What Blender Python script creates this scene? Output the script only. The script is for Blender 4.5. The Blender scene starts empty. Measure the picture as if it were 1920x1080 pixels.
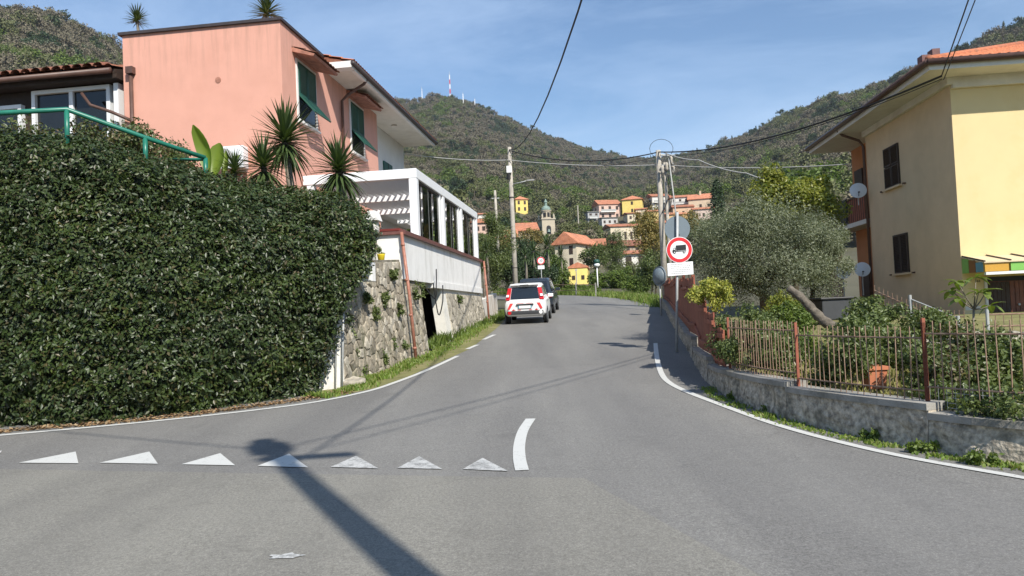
import bpy, bmesh, math, random
import numpy as np
from mathutils import Vector, Matrix, noise as mnoise

random.seed(7)
RNG = np.random.default_rng(11)
SC = bpy.context.scene
COL = SC.collection
R = math.radians

# ------------------------------------------------------------------ camera
FPX, CX, CY = 1400.0, 960.0, 540.0            # focal length in photo pixels
ROLL, PITCH, EYE = 0.045, math.atan(45 / 1400), 1.6
cd = bpy.data.cameras.new('camera'); cam = bpy.data.objects.new('camera', cd); COL.objects.link(cam)
cd.sensor_width = 36; cd.lens = 36 * FPX / 1920; cd.clip_start = 0.05; cd.clip_end = 6000
cam.matrix_world = Matrix.Translation((0, 0, EYE)) @ Matrix.Rotation(math.pi / 2 + PITCH, 4, 'X') @ Matrix.Rotation(-ROLL, 4, 'Z')
SC.camera = cam

# ------------------------------------------------------------------ light
SUN_AZ, SUN_EL = R(27.5), R(43)               # behind the camera, to its right
SUN = Vector((math.sin(SUN_AZ) * math.cos(SUN_EL), -math.cos(SUN_AZ) * math.cos(SUN_EL), math.sin(SUN_EL)))
W = bpy.data.worlds.new('World'); SC.world = W; W.use_nodes = True
nt = W.node_tree; nt.nodes.clear()
wo = nt.nodes.new('ShaderNodeOutputWorld'); bg = nt.nodes.new('ShaderNodeBackground')
sky = nt.nodes.new('ShaderNodeTexSky'); sky.sky_type = 'NISHITA'; sky.sun_disc = False
sky.sun_elevation = SUN_EL; sky.sun_rotation = math.atan2(SUN.x, SUN.y)
sky.air_density = 1.15; sky.dust_density = 0.1; sky.ozone_density = 2.6
tc = nt.nodes.new('ShaderNodeTexCoord'); mp = nt.nodes.new('ShaderNodeMapping')
mp.inputs['Scale'].default_value = (1.0, 0.7, 3.6); mp.inputs['Rotation'].default_value = (0.25, 0.35, 0.3)
nz = nt.nodes.new('ShaderNodeTexNoise'); nz.inputs['Scale'].default_value = 2.3; nz.inputs['Detail'].default_value = 9; nz.inputs['Roughness'].default_value = 0.62; nz.inputs['Distortion'].default_value = 0.5
rp = nt.nodes.new('ShaderNodeValToRGB'); rp.color_ramp.elements[0].position = 0.40; rp.color_ramp.elements[1].position = 0.78
rp.color_ramp.elements[0].color = (0.0, 0.0, 0.0, 1); rp.color_ramp.elements[1].color = (0.55, 0.55, 0.55, 1)
mx = nt.nodes.new('ShaderNodeMix'); mx.data_type = 'RGBA'; mx.inputs[7].default_value = (5.0, 6.5, 8.8, 1)
nt.links.new(tc.outputs['Generated'], mp.inputs[0]); nt.links.new(mp.outputs[0], nz.inputs[0]); nt.links.new(nz.outputs[0], rp.inputs[0])
nt.links.new(rp.outputs[0], mx.inputs[0]); tn = nt.nodes.new('ShaderNodeMix'); tn.data_type = 'RGBA'; tn.blend_type = 'MULTIPLY'; tn.inputs[0].default_value = 1; tn.inputs[7].default_value = (0.86, 0.97, 1.07, 1); nt.links.new(sky.outputs[0], tn.inputs[6]); nt.links.new(tn.outputs[2], mx.inputs[6]); nt.links.new(mx.outputs[2], bg.inputs[0])
bg.inputs[1].default_value = 0.084; nt.links.new(bg.outputs[0], wo.inputs[0])
sd = bpy.data.lights.new('sun', 'SUN'); sd.energy = 4.2; sd.angle = R(0.53); sd.color = (1.0, 0.945, 0.855)
so = bpy.data.objects.new('sun', sd); COL.objects.link(so); so.rotation_euler = (-SUN).to_track_quat('-Z', 'Y').to_euler(); so.location = (8, -14, 20)
SC.view_settings.view_transform = 'Standard'; SC.view_settings.look = 'None'; SC.view_settings.gamma = 1
SC.view_settings.exposure = 0.70
try:
    SC.cycles.use_denoising = True; SC.cycles.max_bounces = 6; SC.cycles.diffuse_bounces = 3; SC.cycles.glossy_bounces = 3
    SC.cycles.transmission_bounces = 4; SC.cycles.transparent_max_bounces = 8; SC.cycles.caustics_reflective = False; SC.cycles.caustics_refractive = False
except Exception: pass

# ------------------------------------------------------------------ photo pixel -> direction -> place
def ray(px, py):
    dx, dy = px - CX, py - CY
    c, s = math.cos(ROLL), math.sin(ROLL)
    X, Yd = dx * c - dy * s, dx * s + dy * c
    cp, sp = math.cos(PITCH), math.sin(PITCH)
    return X, FPX * cp + Yd * sp, FPX * sp - Yd * cp
def P(px, py, y):
    X, Y, Z = ray(px, py); t = y / Y
    return Vector((X * t, y, EYE + Z * t))
def zr(y):                                    # height of the road: level junction, then a 5.5 % climb
    k = (min(y, 64) - 8.5) / 1.5
    return 0.055 * 1.5 * (k if k > 30 else math.log1p(math.exp(k)) if k > -30 else 0.0)
def G(px, py, dz=0.0):                        # where a pixel's ray meets the road surface
    X, Y, Z = ray(px, py); lo, hi = 0.5, 90.0
    for _ in range(60):
        m = (lo + hi) / 2
        if EYE + Z / Y * m > zr(m) + dz: lo = m
        else: hi = m
    return Vector((X / Y * lo, lo, zr(lo) + dz))
def lerp(a, b, t): return a + (b - a) * t
def interp(x, xs, ys): return float(np.interp(x, xs, ys))

# ------------------------------------------------------------------ mesh building
class MB:
    def __init__(s): s.v = []; s.f = []
    def add(s, vs, fs):
        n = len(s.v); s.v += [tuple(v) for v in vs]; s.f += [tuple(i + n for i in f) for f in fs]; return s
    def poly(s, pts): return s.add(pts, [tuple(range(len(pts)))])
    def box(s, x0, x1, y0, y1, z0, z1):
        return s.add([(x0,y0,z0),(x1,y0,z0),(x1,y1,z0),(x0,y1,z0),(x0,y0,z1),(x1,y0,z1),(x1,y1,z1),(x0,y1,z1)],
                     [(0,3,2,1),(4,5,6,7),(0,1,5,4),(1,2,6,5),(2,3,7,6),(3,0,4,7)])
    def hexa(s, b, t):                        # 4 bottom + 4 top points
        return s.add(list(b) + list(t), [(0,3,2,1),(4,5,6,7),(0,1,5,4),(1,2,6,5),(2,3,7,6),(3,0,4,7)])
    def bar(s, p0, p1, w, h, up=(0,0,1)):
        p0, p1 = Vector(p0), Vector(p1); d = (p1 - p0).normalized(); u = Vector(up)
        sx = d.cross(u)
        if sx.length < 1e-4: sx = d.cross(Vector((0,1,0)))
        sx.normalize(); uz = sx.cross(d).normalized()
        a, b = sx * w / 2, uz * h / 2
        return s.hexa([p0-a-b, p0+a-b, p1+a-b, p1-a-b], [p0-a+b, p0+a+b, p1+a+b, p1-a+b])
    def prism(s, xy, z0, z1):
        n = len(xy); z0s = z0 if hasattr(z0, '__len__') else [z0]*n; z1s = z1 if hasattr(z1, '__len__') else [z1]*n
        vs = [(x,y,z) for (x,y),z in zip(xy,z0s)] + [(x,y,z) for (x,y),z in zip(xy,z1s)]
        return s.add(vs, [tuple(range(n-1,-1,-1)), tuple(range(n,2*n))] + [(i,(i+1)%n,n+(i+1)%n,n+i) for i in range(n)])
    def path(s, pts, rad, n=8, cap=True):
        pts = [Vector(p) for p in pts]; m = len(pts)
        if not hasattr(rad, '__len__'): rad = [rad]*m
        vs = []; fs = []; prev = None
        for i,p in enumerate(pts):
            d = (pts[min(i+1,m-1)] - pts[max(i-1,0)]).normalized()
            if prev is None:
                a = d.cross(Vector((0,0,1)));
                if a.length < 1e-3: a = d.cross(Vector((1,0,0)))
            else: a = prev - d * prev.dot(d)
            a.normalize(); prev = a; b = d.cross(a)
            for k in range(n):
                t = 2*math.pi*k/n; vs.append(p + (a*math.cos(t) + b*math.sin(t))*rad[i])
        for i in range(m-1):
            for k in range(n): fs.append((i*n+k, i*n+(k+1)%n, (i+1)*n+(k+1)%n, (i+1)*n+k))
        if cap: fs += [tuple(range(n-1,-1,-1)), tuple(range((m-1)*n, m*n))]
        return s.add(vs, fs)
    def lathe(s, prof, c=(0,0,0), n=16, axis='z'):
        vs = []; fs = []; m = len(prof)
        for r,z in prof:
            for k in range(n):
                t = 2*math.pi*k/n; q = (r*math.cos(t), r*math.sin(t), z)
                if axis == 'x': q = (z, r*math.cos(t), r*math.sin(t))
                if axis == 'y': q = (r*math.cos(t), z, r*math.sin(t))
                vs.append((c[0]+q[0], c[1]+q[1], c[2]+q[2]))
        for i in range(m-1):
            for k in range(n): fs.append((i*n+k, i*n+(k+1)%n, (i+1)*n+(k+1)%n, (i+1)*n+k))
        fs += [tuple(range(n-1,-1,-1)), tuple(range((m-1)*n, m*n))]
        return s.add(vs, fs)
    def grid(s, rows):                        # rows of points, joined into quads
        m = len(rows[0]); vs = [p for r in rows for p in r]
        return s.add(vs, [(i*m+k, i*m+k+1, (i+1)*m+k+1, (i+1)*m+k) for i in range(len(rows)-1) for k in range(m-1)])
    def mesh(s, name, off=(0,0,0), smooth=False):
        me = bpy.data.meshes.new(name); ox, oy, oz = off
        me.from_pydata([(x-ox, y-oy, z-oz) for x,y,z in s.v], [], s.f)
        bm = bmesh.new(); bm.from_mesh(me); bmesh.ops.recalc_face_normals(bm, faces=bm.faces); bm.to_mesh(me); bm.free()
        if smooth: me.polygons.foreach_set('use_smooth', [True]*len(me.polygons))
        return me
    def build(s, name, mat, parent=None, smooth=False, world=False, bevel=0, off=None):
        if off is None: off = root(parent).location if (world and parent) else (0,0,0)
        o = bpy.data.objects.new(name, s.mesh(name, off, smooth)); COL.objects.link(o)
        o.data.materials.append(mat); o.parent = parent
        if bevel:
            b = o.modifiers.new('bevel', 'BEVEL'); b.width = bevel; b.segments = 2; b.limit_method = 'ANGLE'
        return o
def root(o):
    while o.parent: o = o.parent
    return o
def tag(o, label=None, cat=None, group=None, kind=None):
    if label: o['label'] = label
    if cat: o['category'] = cat
    if group: o['group'] = group
    if kind: o['kind'] = kind
    return o
def thing(name, label, cat, loc=(0,0,0), rotz=0, group=None):
    o = bpy.data.objects.new(name, None); COL.objects.link(o); o.empty_display_size = 0.2
    o.location = loc; o.rotation_euler = (0,0,rotz); return tag(o, label, cat, group)
def solo(mb, name, mat, label, cat, loc, group=None, smooth=False, bevel=0):
    o = mb.build(name, mat, None, smooth, off=loc, bevel=bevel); o.location = loc; return tag(o, label, cat, group)
def inst(src, name, parent, matrix):
    o = bpy.data.objects.new(name, src); COL.objects.link(o); o.parent = parent; o.matrix_local = matrix; return o
def rawmesh(name, V, F4=None, F3=None):
    me = bpy.data.meshes.new(name); V = np.asarray(V, dtype=np.float32)
    F = F4 if F4 is not None else F3; k = F.shape[1]
    me.vertices.add(len(V)); me.vertices.foreach_set('co', V.ravel())
    me.loops.add(F.size); me.loops.foreach_set('vertex_index', F.ravel().astype(np.int32))
    me.polygons.add(len(F)); me.polygons.foreach_set('loop_start', np.arange(0, F.size, k, dtype=np.int32))
    me.update(); me.validate(); return me

# ------------------------------------------------------------------ materials
MATS = {}
def nodes(name):
    m = bpy.data.materials.new(name); m.use_nodes = True; t = m.node_tree; t.nodes.clear()
    out = t.nodes.new('ShaderNodeOutputMaterial'); b = t.nodes.new('ShaderNodeBsdfPrincipled'); t.links.new(b.outputs[0], out.inputs[0])
    return m, t, b, out
def N(t, kind, **kw):
    n = t.nodes.new(kind)
    for k,v in kw.items():
        if k in n.inputs.keys(): n.inputs[k].default_value = v
        else: setattr(n, k, v)
    return n
def ramp(t, src, stops):
    r = t.nodes.new('ShaderNodeValToRGB'); cr = r.color_ramp
    while len(cr.elements) < len(stops): cr.elements.new(0.5)
    for e,(p,c) in zip(cr.elements, stops): e.position = p; e.color = (*c, 1) if len(c) == 3 else c
    t.links.new(src, r.inputs[0]); return r.outputs[0]
def mixc(t, fac, a, b, mode='MIX'):
    m = t.nodes.new('ShaderNodeMix'); m.data_type = 'RGBA'; m.blend_type = mode
    for sock,val in ((0,fac),(6,a),(7,b)):
        if hasattr(val, 'is_output') or isinstance(val, bpy.types.NodeSocket): t.links.new(val, m.inputs[sock])
        elif sock == 0: m.inputs[0].default_value = val
        else: m.inputs[sock].default_value = (*val, 1)
    return m.outputs[2]
def mat(name, col, rough=0.7, var=0.12, scale=6.0, bump=0.0, bscale=60.0, metal=0.0, spec=0.4, rnd=0.0, stain=None, stscale=1.2, streak=False):
    if name in MATS: return MATS[name]
    m, t, b, out = nodes(name)
    co = N(t, 'ShaderNodeTexCoord')
    n1 = N(t, 'ShaderNodeTexNoise', Scale=scale, Detail=6.0, Roughness=0.6); t.links.new(co.outputs['Object'], n1.inputs[0])
    lo = tuple(c*(1-var) for c in col); hi = tuple(min(1, c*(1+var)) for c in col)
    c = ramp(t, n1.outputs[0], [(0.3, lo), (0.7, hi)])
    if stain:
        mpn = N(t, 'ShaderNodeMapping'); t.links.new(co.outputs['Object'], mpn.inputs[0])
        mpn.inputs['Scale'].default_value = (1,1,0.18) if streak else (1,1,1)
        n2 = N(t, 'ShaderNodeTexNoise', Scale=stscale, Detail=8.0, Roughness=0.68); t.links.new(mpn.outputs[0], n2.inputs[0])
        f = ramp(t, n2.outputs[0], [(0.5, (0,0,0)), (0.72, (1,1,1))]); c = mixc(t, f, c, stain)
    if rnd:
        oi = N(t, 'ShaderNodeObjectInfo'); hv = N(t, 'ShaderNodeHueSaturation')
        mr = N(t, 'ShaderNodeMapRange'); mr.inputs[3].default_value = 1-rnd; mr.inputs[4].default_value = 1+rnd
        t.links.new(oi.outputs['Random'], mr.inputs[0]); t.links.new(mr.outputs[0], hv.inputs['Value']); t.links.new(c, hv.inputs['Color']); c = hv.outputs[0]
    t.links.new(c, b.inputs['Base Color']); b.inputs['Roughness'].default_value = rough; b.inputs['Metallic'].default_value = metal
    b.inputs['Specular IOR Level'].default_value = spec
    if bump:
        n3 = N(t, 'ShaderNodeTexNoise', Scale=bscale, Detail=5.0); t.links.new(co.outputs['Object'], n3.inputs[0])
        bp = N(t, 'ShaderNodeBump', Strength=bump, Distance=0.02); t.links.new(n3.outputs[0], bp.inputs['Height']); t.links.new(bp.outputs[0], b.inputs['Normal'])
    MATS[name] = m; return m
def leafmat(name, cols, rough=0.45, trans=0.25, spec=0.4, patch=0.0, pscale=1.1, pcol=(1.5,1.25,0.75)):
    m, t, b, out = nodes(name)
    g = N(t, 'ShaderNodeNewGeometry')
    st = [(i/(max(1,len(cols)-1)), c) for i,c in enumerate(cols)]
    c = ramp(t, g.outputs['Random Per Island'], st)
    if patch:
        co = N(t, 'ShaderNodeTexCoord'); pn = N(t, 'ShaderNodeTexNoise', Scale=pscale, Detail=5.0, Roughness=0.6); t.links.new(co.outputs['Object'], pn.inputs[0])
        pf = ramp(t, pn.outputs[0], [(0.42,(0,0,0)),(0.68,(patch,patch,patch))]); c = mixc(t, pf, c, mixc(t, 1.0, c, pcol, 'MULTIPLY'))
    t.links.new(c, b.inputs['Base Color']); b.inputs['Roughness'].default_value = rough; b.inputs['Specular IOR Level'].default_value = spec
    if trans:
        tr = N(t, 'ShaderNodeBsdfTranslucent'); tc_ = mixc(t, 1.0, c, (1.5,1.6,0.7), 'MULTIPLY'); t.links.new(tc_, tr.inputs[0])
        ms = N(t, 'ShaderNodeMixShader'); ms.inputs[0].default_value = trans
        t.links.new(b.outputs[0], ms.inputs[1]); t.links.new(tr.outputs[0], ms.inputs[2]); t.links.new(ms.outputs[0], out.inputs[0])
    MATS[name] = m; return m
def glassmat(name, tint=(0.8,0.86,0.86), alpha=0.7, rough=0.02):
    m, t, b, out = nodes(name)
    gl = N(t, 'ShaderNodeBsdfGlossy', Roughness=rough); tr = N(t, 'ShaderNodeBsdfTransparent'); tr.inputs[0].default_value = (*tint, 1)
    fr = N(t, 'ShaderNodeFresnel', IOR=1.5); ms = N(t, 'ShaderNodeMixShader')
    t.links.new(fr.outputs[0], ms.inputs[0]); t.links.new(tr.outputs[0], ms.inputs[1]); t.links.new(gl.outputs[0], ms.inputs[2]); t.links.new(ms.outputs[0], out.inputs[0])
    MATS[name] = m; return m

def asphalt(name, col, warm):
    m, t, b, out = nodes(name); co = N(t, 'ShaderNodeTexCoord'); o = co.outputs['Object']
    fine = N(t, 'ShaderNodeTexNoise', Scale=38.0, Detail=6.0, Roughness=0.85); t.links.new(o, fine.inputs[0])
    big = N(t, 'ShaderNodeTexNoise', Scale=0.55, Detail=7.0, Roughness=0.6, Distortion=0.6); t.links.new(o, big.inputs[0])
    grit = N(t, 'ShaderNodeTexVoronoi', Scale=85.0); t.links.new(o, grit.inputs[0])
    c = ramp(t, fine.outputs[0], [(0.30, tuple(x*0.52 for x in col)), (0.5, col), (0.70, tuple(x*1.6 for x in col))])
    c = mixc(t, ramp(t, big.outputs[0], [(0.35,(0,0,0)),(0.75,(0.55,0.55,0.55))]), c, warm)
    c2 = ramp(t, grit.outputs['Distance'], [(0.0,(1.75,1.72,1.62)),(0.22,(1.05,1.05,1.05)),(0.8,(0.80,0.80,0.80))]); c = mixc(t, 1.0, c, c2, 'MULTIPLY')
    sp = N(t, 'ShaderNodeTexNoise', Scale=1.7, Detail=9.0, Roughness=0.7); t.links.new(o, sp.inputs[0])
    c = mixc(t, ramp(t, sp.outputs[0], [(0.55,(0,0,0)),(0.76,(0.5,0.5,0.5))]), c, tuple(x*0.62 for x in col))
    tk = N(t, 'ShaderNodeTexNoise', Scale=0.9, Detail=4.0, Roughness=0.5); tm = N(t, 'ShaderNodeMapping'); tm.inputs['Scale'].default_value = (1.0,0.12,1.0); tm.inputs['Rotation'].default_value = (0,0,0.15); t.links.new(o, tm.inputs[0]); t.links.new(tm.outputs[0], tk.inputs[0])
    c = mixc(t, 1.0, c, ramp(t, tk.outputs[0], [(0.35,(0.86,0.86,0.87)),(0.65,(1.08,1.08,1.07))]), 'MULTIPLY')   # tyre-polished and unpolished tracks
    # long cracks with a wandering course
    wv = N(t, 'ShaderNodeTexVoronoi', Scale=0.23); wv.feature = 'DISTANCE_TO_EDGE'
    wn = N(t, 'ShaderNodeTexNoise', Scale=1.3, Detail=6.0); t.links.new(o, wn.inputs[0]); add = N(t, 'ShaderNodeMixRGB'); add.blend_type = 'ADD'; add.inputs[0].default_value = 0.9
    t.links.new(o, add.inputs[1]); t.links.new(wn.outputs['Color'], add.inputs[2]); t.links.new(add.outputs[0], wv.inputs[0])
    crk = ramp(t, wv.outputs['Distance'], [(0.0,(0.22,0.22,0.22)),(0.003,(0,0,0))]); c = mixc(t, crk, c, tuple(x*0.4 for x in col))
    t.links.new(c, b.inputs['Base Color']); b.inputs['Roughness'].default_value = 0.86; b.inputs['Specular IOR Level'].default_value = 0.25
    bp = N(t, 'ShaderNodeBump', Strength=0.55, Distance=0.008); t.links.new(fine.outputs[0], bp.inputs['Height']); t.links.new(bp.outputs[0], b.inputs['Normal'])
    return m
def paint(name, base=(0.53,0.53,0.50), worn=(0.22,0.22,0.2), wear=0.55):
    m, t, b, out = nodes(name); co = N(t, 'ShaderNodeTexCoord'); o = co.outputs['Object']
    n1 = N(t, 'ShaderNodeTexNoise', Scale=11.0, Detail=12.0, Roughness=0.85); t.links.new(o, n1.inputs[0])
    c = mixc(t, ramp(t, n1.outputs[0], [(wear,(0,0,0)),(wear+0.1,(1,1,1))]), base, worn)
    t.links.new(c, b.inputs['Base Color']); b.inputs['Roughness'].default_value = 0.75; return m

M = {}
M['asphalt'] = asphalt('asphalt_uphill', (0.192,0.186,0.173), (0.222,0.215,0.20))
M['asphalt2'] = asphalt('asphalt_crossing', (0.214,0.205,0.180), (0.246,0.236,0.207))
M['paint'] = paint('road_paint'); M['paint_worn'] = paint('road_paint_worn', (0.48,0.48,0.46), (0.2,0.2,0.19), 0.47)
M['soil'] = mat('soil', (0.16,0.13,0.085), 0.95, 0.35, 3.0, 0.6, 30)
M['grassy'] = mat('grassy_soil', (0.17,0.165,0.06), 0.95, 0.3, 2.0, 0.6, 40, stain=(0.28,0.235,0.12), stscale=1.6)
M['mortar'] = mat('mortar', (0.22,0.195,0.15), 0.95, 0.4, 7, 0.9, 30, stain=(0.09,0.10,0.045), stscale=2.2)
M['stone'] = mat('wall_stone', (0.285,0.248,0.188), 0.95, 0.4, 9, 1.0, 22, rnd=0.35, stain=(0.12,0.12,0.07), stscale=2.6)
M['stone_pale'] = mat('pale_wall_stone', (0.37,0.335,0.27), 0.95, 0.4, 9, 0.9, 22, rnd=0.25, stain=(0.20,0.185,0.13), stscale=2.4)
M['concrete'] = mat('old_concrete', (0.30,0.285,0.255), 0.92, 0.2, 4, 0.5, 30, stain=(0.15,0.145,0.12), stscale=1.6)
M['render_wall'] = mat('rough_render', (0.42,0.37,0.295), 0.95, 0.6, 15, 1.0, 24, stain=(0.11,0.105,0.08), stscale=3.4)
M['pillar'] = mat('whitewashed_pillar', (0.66,0.64,0.58), 0.85, 0.08, 3, 0.3, 18, stain=(0.42,0.41,0.36), stscale=1.3)
M['parapet'] = mat('white_parapet_paint', (0.76,0.75,0.72), 0.8, 0.05, 4, 0.15, 20, stain=(0.56,0.55,0.51), stscale=2.0, streak=True)
M['pink'] = mat('pink_plaster', (0.64,0.335,0.255), 0.9, 0.045, 1.6, 0.12, 40, stain=(0.60,0.308,0.23), stscale=0.7)
m_ = M['pink']; t_ = m_.node_tree; b_ = [n for n in t_.nodes if n.type == 'BSDF_PRINCIPLED'][0]; src_ = b_.inputs['Base Color'].links[0].from_socket
co_ = N(t_, 'ShaderNodeTexCoord'); sp_ = N(t_, 'ShaderNodeSeparateXYZ'); t_.links.new(co_.outputs['Object'], sp_.inputs[0]); mp_ = N(t_, 'ShaderNodeMapping'); mp_.inputs['Scale'].default_value = (3.5,3.5,0.22); t_.links.new(co_.outputs['Object'], mp_.inputs[0])
n_ = N(t_, 'ShaderNodeTexNoise', Scale=1.6, Detail=7.0, Roughness=0.7); t_.links.new(mp_.outputs[0], n_.inputs[0]); zr_ = N(t_, 'ShaderNodeMapRange'); zr_.inputs[1].default_value = 5.0; zr_.inputs[2].default_value = 6.8; t_.links.new(sp_.outputs[2], zr_.inputs[0])
ml_ = N(t_, 'ShaderNodeMath', operation='MULTIPLY'); t_.links.new(ramp(t_, n_.outputs[0], [(0.47,(0,0,0)),(0.75,(0.8,0.8,0.8))]), ml_.inputs[0]); t_.links.new(zr_.outputs[0], ml_.inputs[1]); t_.links.new(mixc(t_, ml_.outputs[0], src_, (0.34,0.20,0.15)), b_.inputs['Base Color'])
M['pinkdark'] = mat('weathered_pink_trim', (0.36,0.17,0.12), 0.9, 0.3, 6, 0.3, 20)
M['white_metal'] = mat('white_powder_coat', (0.78,0.79,0.79), 0.4, 0.03, 3)
M['white_wall'] = mat('white_plaster', (0.72,0.71,0.68), 0.88, 0.05, 3, 0.1, 30)
M['soffit'] = mat('cream_soffit', (0.66,0.63,0.56), 0.85, 0.06, 3, stain=(0.56,0.52,0.45), stscale=1.2)
M['brown_metal'] = mat('brown_gutter', (0.10,0.055,0.042), 0.45, 0.2, 6)
M['dark_metal'] = mat('dark_coping', (0.05,0.04,0.04), 0.5, 0.2, 6)
M['red_pipe'] = mat('red_brown_pipe', (0.33,0.14,0.095), 0.5, 0.18, 9, stain=(0.52,0.26,0.18), stscale=3)
M['red_gutter'] = mat('oxide_gutter', (0.15,0.065,0.055), 0.5, 0.18, 9)
M['green_shutter'] = mat('green_shutter_paint', (0.016,0.085,0.060), 0.5, 0.15, 8)
M['green_rail'] = mat('green_rail_paint', (0.018,0.155,0.105), 0.35, 0.12, 8)
M['dark_wood'] = mat('dark_brown_timber', (0.035,0.022,0.016), 0.7, 0.3, 8)
M['glass_dark'] = mat('dark_window_glass', (0.012,0.014,0.015), 0.04, 0.1, 2, spec=0.6)
M['glass'] = glassmat('veranda_glass', (0.80,0.85,0.84))
M['tile'] = mat('terracotta_tile', (0.48,0.165,0.08), 0.85, 0.25, 8, 0.2, 40, stain=(0.30,0.14,0.085), stscale=2.5, rnd=0.15)
M['tile_old'] = mat('old_brown_tile', (0.22,0.09,0.055), 0.9, 0.3, 8, 0.2, 40, rnd=0.25)
M['tile_far'] = mat('far_roof_tile', (0.44,0.175,0.095), 0.9, 0.35, 1.6, stain=(0.30,0.15,0.10), stscale=0.5, rnd=0.2)
M['yellow'] = mat('yellow_plaster_sunlit', (0.68,0.55,0.30), 0.9, 0.03, 1.3, 0.08, 40, stain=(0.65,0.50,0.245), stscale=0.8)
M['yellow_shaded'] = mat('yellow_plaster_shaded', (0.66,0.505,0.32), 0.9, 0.06, 1.3, 0.08, 40, stain=(0.60,0.455,0.285), stscale=0.8)  # shaded-side copy of the house's yellow plaster, shade put into the tint
M['orange'] = mat('orange_plaster', (0.46,0.20,0.085), 0.9, 0.08, 2)
M['pinkish'] = mat('dusty_pink_plaster', (0.52,0.33,0.25), 0.9, 0.06, 2)
M['shutter_brown'] = mat('brown_shutter', (0.045,0.028,0.02), 0.6, 0.25, 10)
M['door_wood'] = mat('varnished_door', (0.17,0.055,0.028), 0.45, 0.3, 5)
M['fence_red'] = mat('red_fence_paint', (0.27,0.085,0.05), 0.75, 0.25, 6, 0.2, 20, rnd=0.15, stain=(0.26,0.10,0.06), stscale=3)
M['rust'] = mat('rusty_iron', (0.25,0.16,0.11), 0.8, 0.35, 18, stain=(0.38,0.29,0.20), stscale=6)
M['galv'] = mat('galvanised_steel', (0.42,0.43,0.42), 0.5, 0.12, 8, metal=0.1)
M['grey_sign'] = mat('grey_sign_back', (0.15,0.185,0.21), 0.5, 0.06, 4)
M['sign_white'] = mat('sign_white', (0.80,0.80,0.78), 0.4, 0.03, 3)
M['sign_red'] = mat('sign_red', (0.60,0.025,0.03), 0.4, 0.05, 3)
M['black'] = mat('black_print', (0.015,0.015,0.016), 0.5, 0.1, 5)
M['grey_print'] = mat('grey_print', (0.16,0.17,0.17), 0.6, 0.1, 5)
M['pole'] = mat('weathered_pole', (0.40,0.365,0.31), 0.9, 0.2, 5, 0.3, 20, stain=(0.24,0.22,0.18), stscale=2, streak=True)
M['cable'] = mat('black_cable', (0.02,0.02,0.02), 0.6, 0.1, 5)
M['cable_grey'] = mat('grey_cable', (0.36,0.36,0.34), 0.6, 0.1, 5)
M['bark'] = mat('bark', (0.11,0.085,0.06), 0.95, 0.35, 12, 0.8, 25)
M['bark_grey'] = mat('grey_bark', (0.19,0.165,0.13), 0.95, 0.3, 12, 0.8, 25)
M['log'] = mat('weathered_log', (0.13,0.11,0.085), 0.95, 0.45, 14, 1.0, 18)
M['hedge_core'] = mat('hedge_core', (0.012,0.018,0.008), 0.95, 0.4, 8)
M['carwhite'] = mat('white_car_paint', (0.80,0.80,0.79), 0.22, 0.02, 2, spec=0.55)
M['cardark'] = mat('dark_car_paint', (0.022,0.03,0.042), 0.2, 0.05, 2, spec=0.6)
M['carglass'] = mat('car_glass', (0.014,0.018,0.022), 0.04, 0.1, 3, spec=0.7)
M['rubber'] = mat('tyre_rubber', (0.02,0.02,0.02), 0.85, 0.15, 20)
M['plastic'] = mat('black_plastic', (0.045,0.047,0.05), 0.6, 0.1, 8)
M['rim'] = mat('wheel_rim', (0.42,0.43,0.44), 0.35, 0.06, 6, metal=0.7)
M['lamp_red'] = mat('tail_lamp_red', (0.50,0.012,0.018), 0.18, 0.1, 10, spec=0.6)
M['lamp_clear'] = mat('reverse_lamp', (0.80,0.78,0.76), 0.2, 0.05, 10)
M['sticker'] = mat('red_sticker', (0.62,0.05,0.045), 0.4, 0.05, 6)
M['dish'] = mat('dish_white', (0.66,0.68,0.70), 0.45, 0.04, 4)
M['red_wood'] = mat('red_planter', (0.16,0.025,0.018), 0.6, 0.1, 6)
M['beige'] = mat('canopy_beige', (0.62,0.50,0.33), 0.6, 0.06, 5)
for nm,c in (('pane_green',(0.20,0.45,0.10)),('pane_orange',(0.55,0.30,0.05)),('pane_blue',(0.10,0.30,0.38)),('pane_brown',(0.24,0.10,0.03))): M[nm] = mat(nm, c, 0.35, 0.06, 5)
M['dome'] = mat('verdigris_dome', (0.20,0.27,0.235), 0.85, 0.2, 1.5)
M['terracotta'] = mat('terracotta_pot', (0.48,0.17,0.085), 0.8, 0.15, 8)
M['dry'] = leafmat('dry_leaf_litter', [(0.30,0.19,0.09),(0.20,0.11,0.05),(0.38,0.28,0.16),(0.12,0.075,0.04)], 0.8, 0.0)
L = {}
L['hedge'] = leafmat('hedge_leaf', [(0.018,0.033,0.010),(0.030,0.051,0.014),(0.046,0.071,0.020),(0.021,0.038,0.011),(0.062,0.082,0.028),(0.026,0.044,0.013),(0.075,0.06,0.03)], 0.42, 0.14, 0.42, 0.8, 1.2, (1.5,1.45,0.95))
L['hedge_warm'] = leafmat('shrub_leaf_warm', [(0.05,0.085,0.022),(0.075,0.105,0.03),(0.11,0.13,0.04),(0.13,0.09,0.045),(0.05,0.075,0.02)], 0.42, 0.2, 0.45)
L['yucca'] = leafmat('yucca_blade', [(0.065,0.10,0.03),(0.10,0.14,0.042),(0.05,0.08,0.028),(0.16,0.185,0.06)], 0.4, 0.15)
L['banana'] = leafmat('banana_leaf', [(0.16,0.24,0.035),(0.20,0.29,0.045),(0.10,0.17,0.03)], 0.4, 0.45)
L['olive'] = leafmat('olive_leaf', [(0.11,0.13,0.07),(0.16,0.18,0.105),(0.21,0.23,0.145),(0.08,0.10,0.052),(0.27,0.29,0.2)], 0.5, 0.2)
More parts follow.
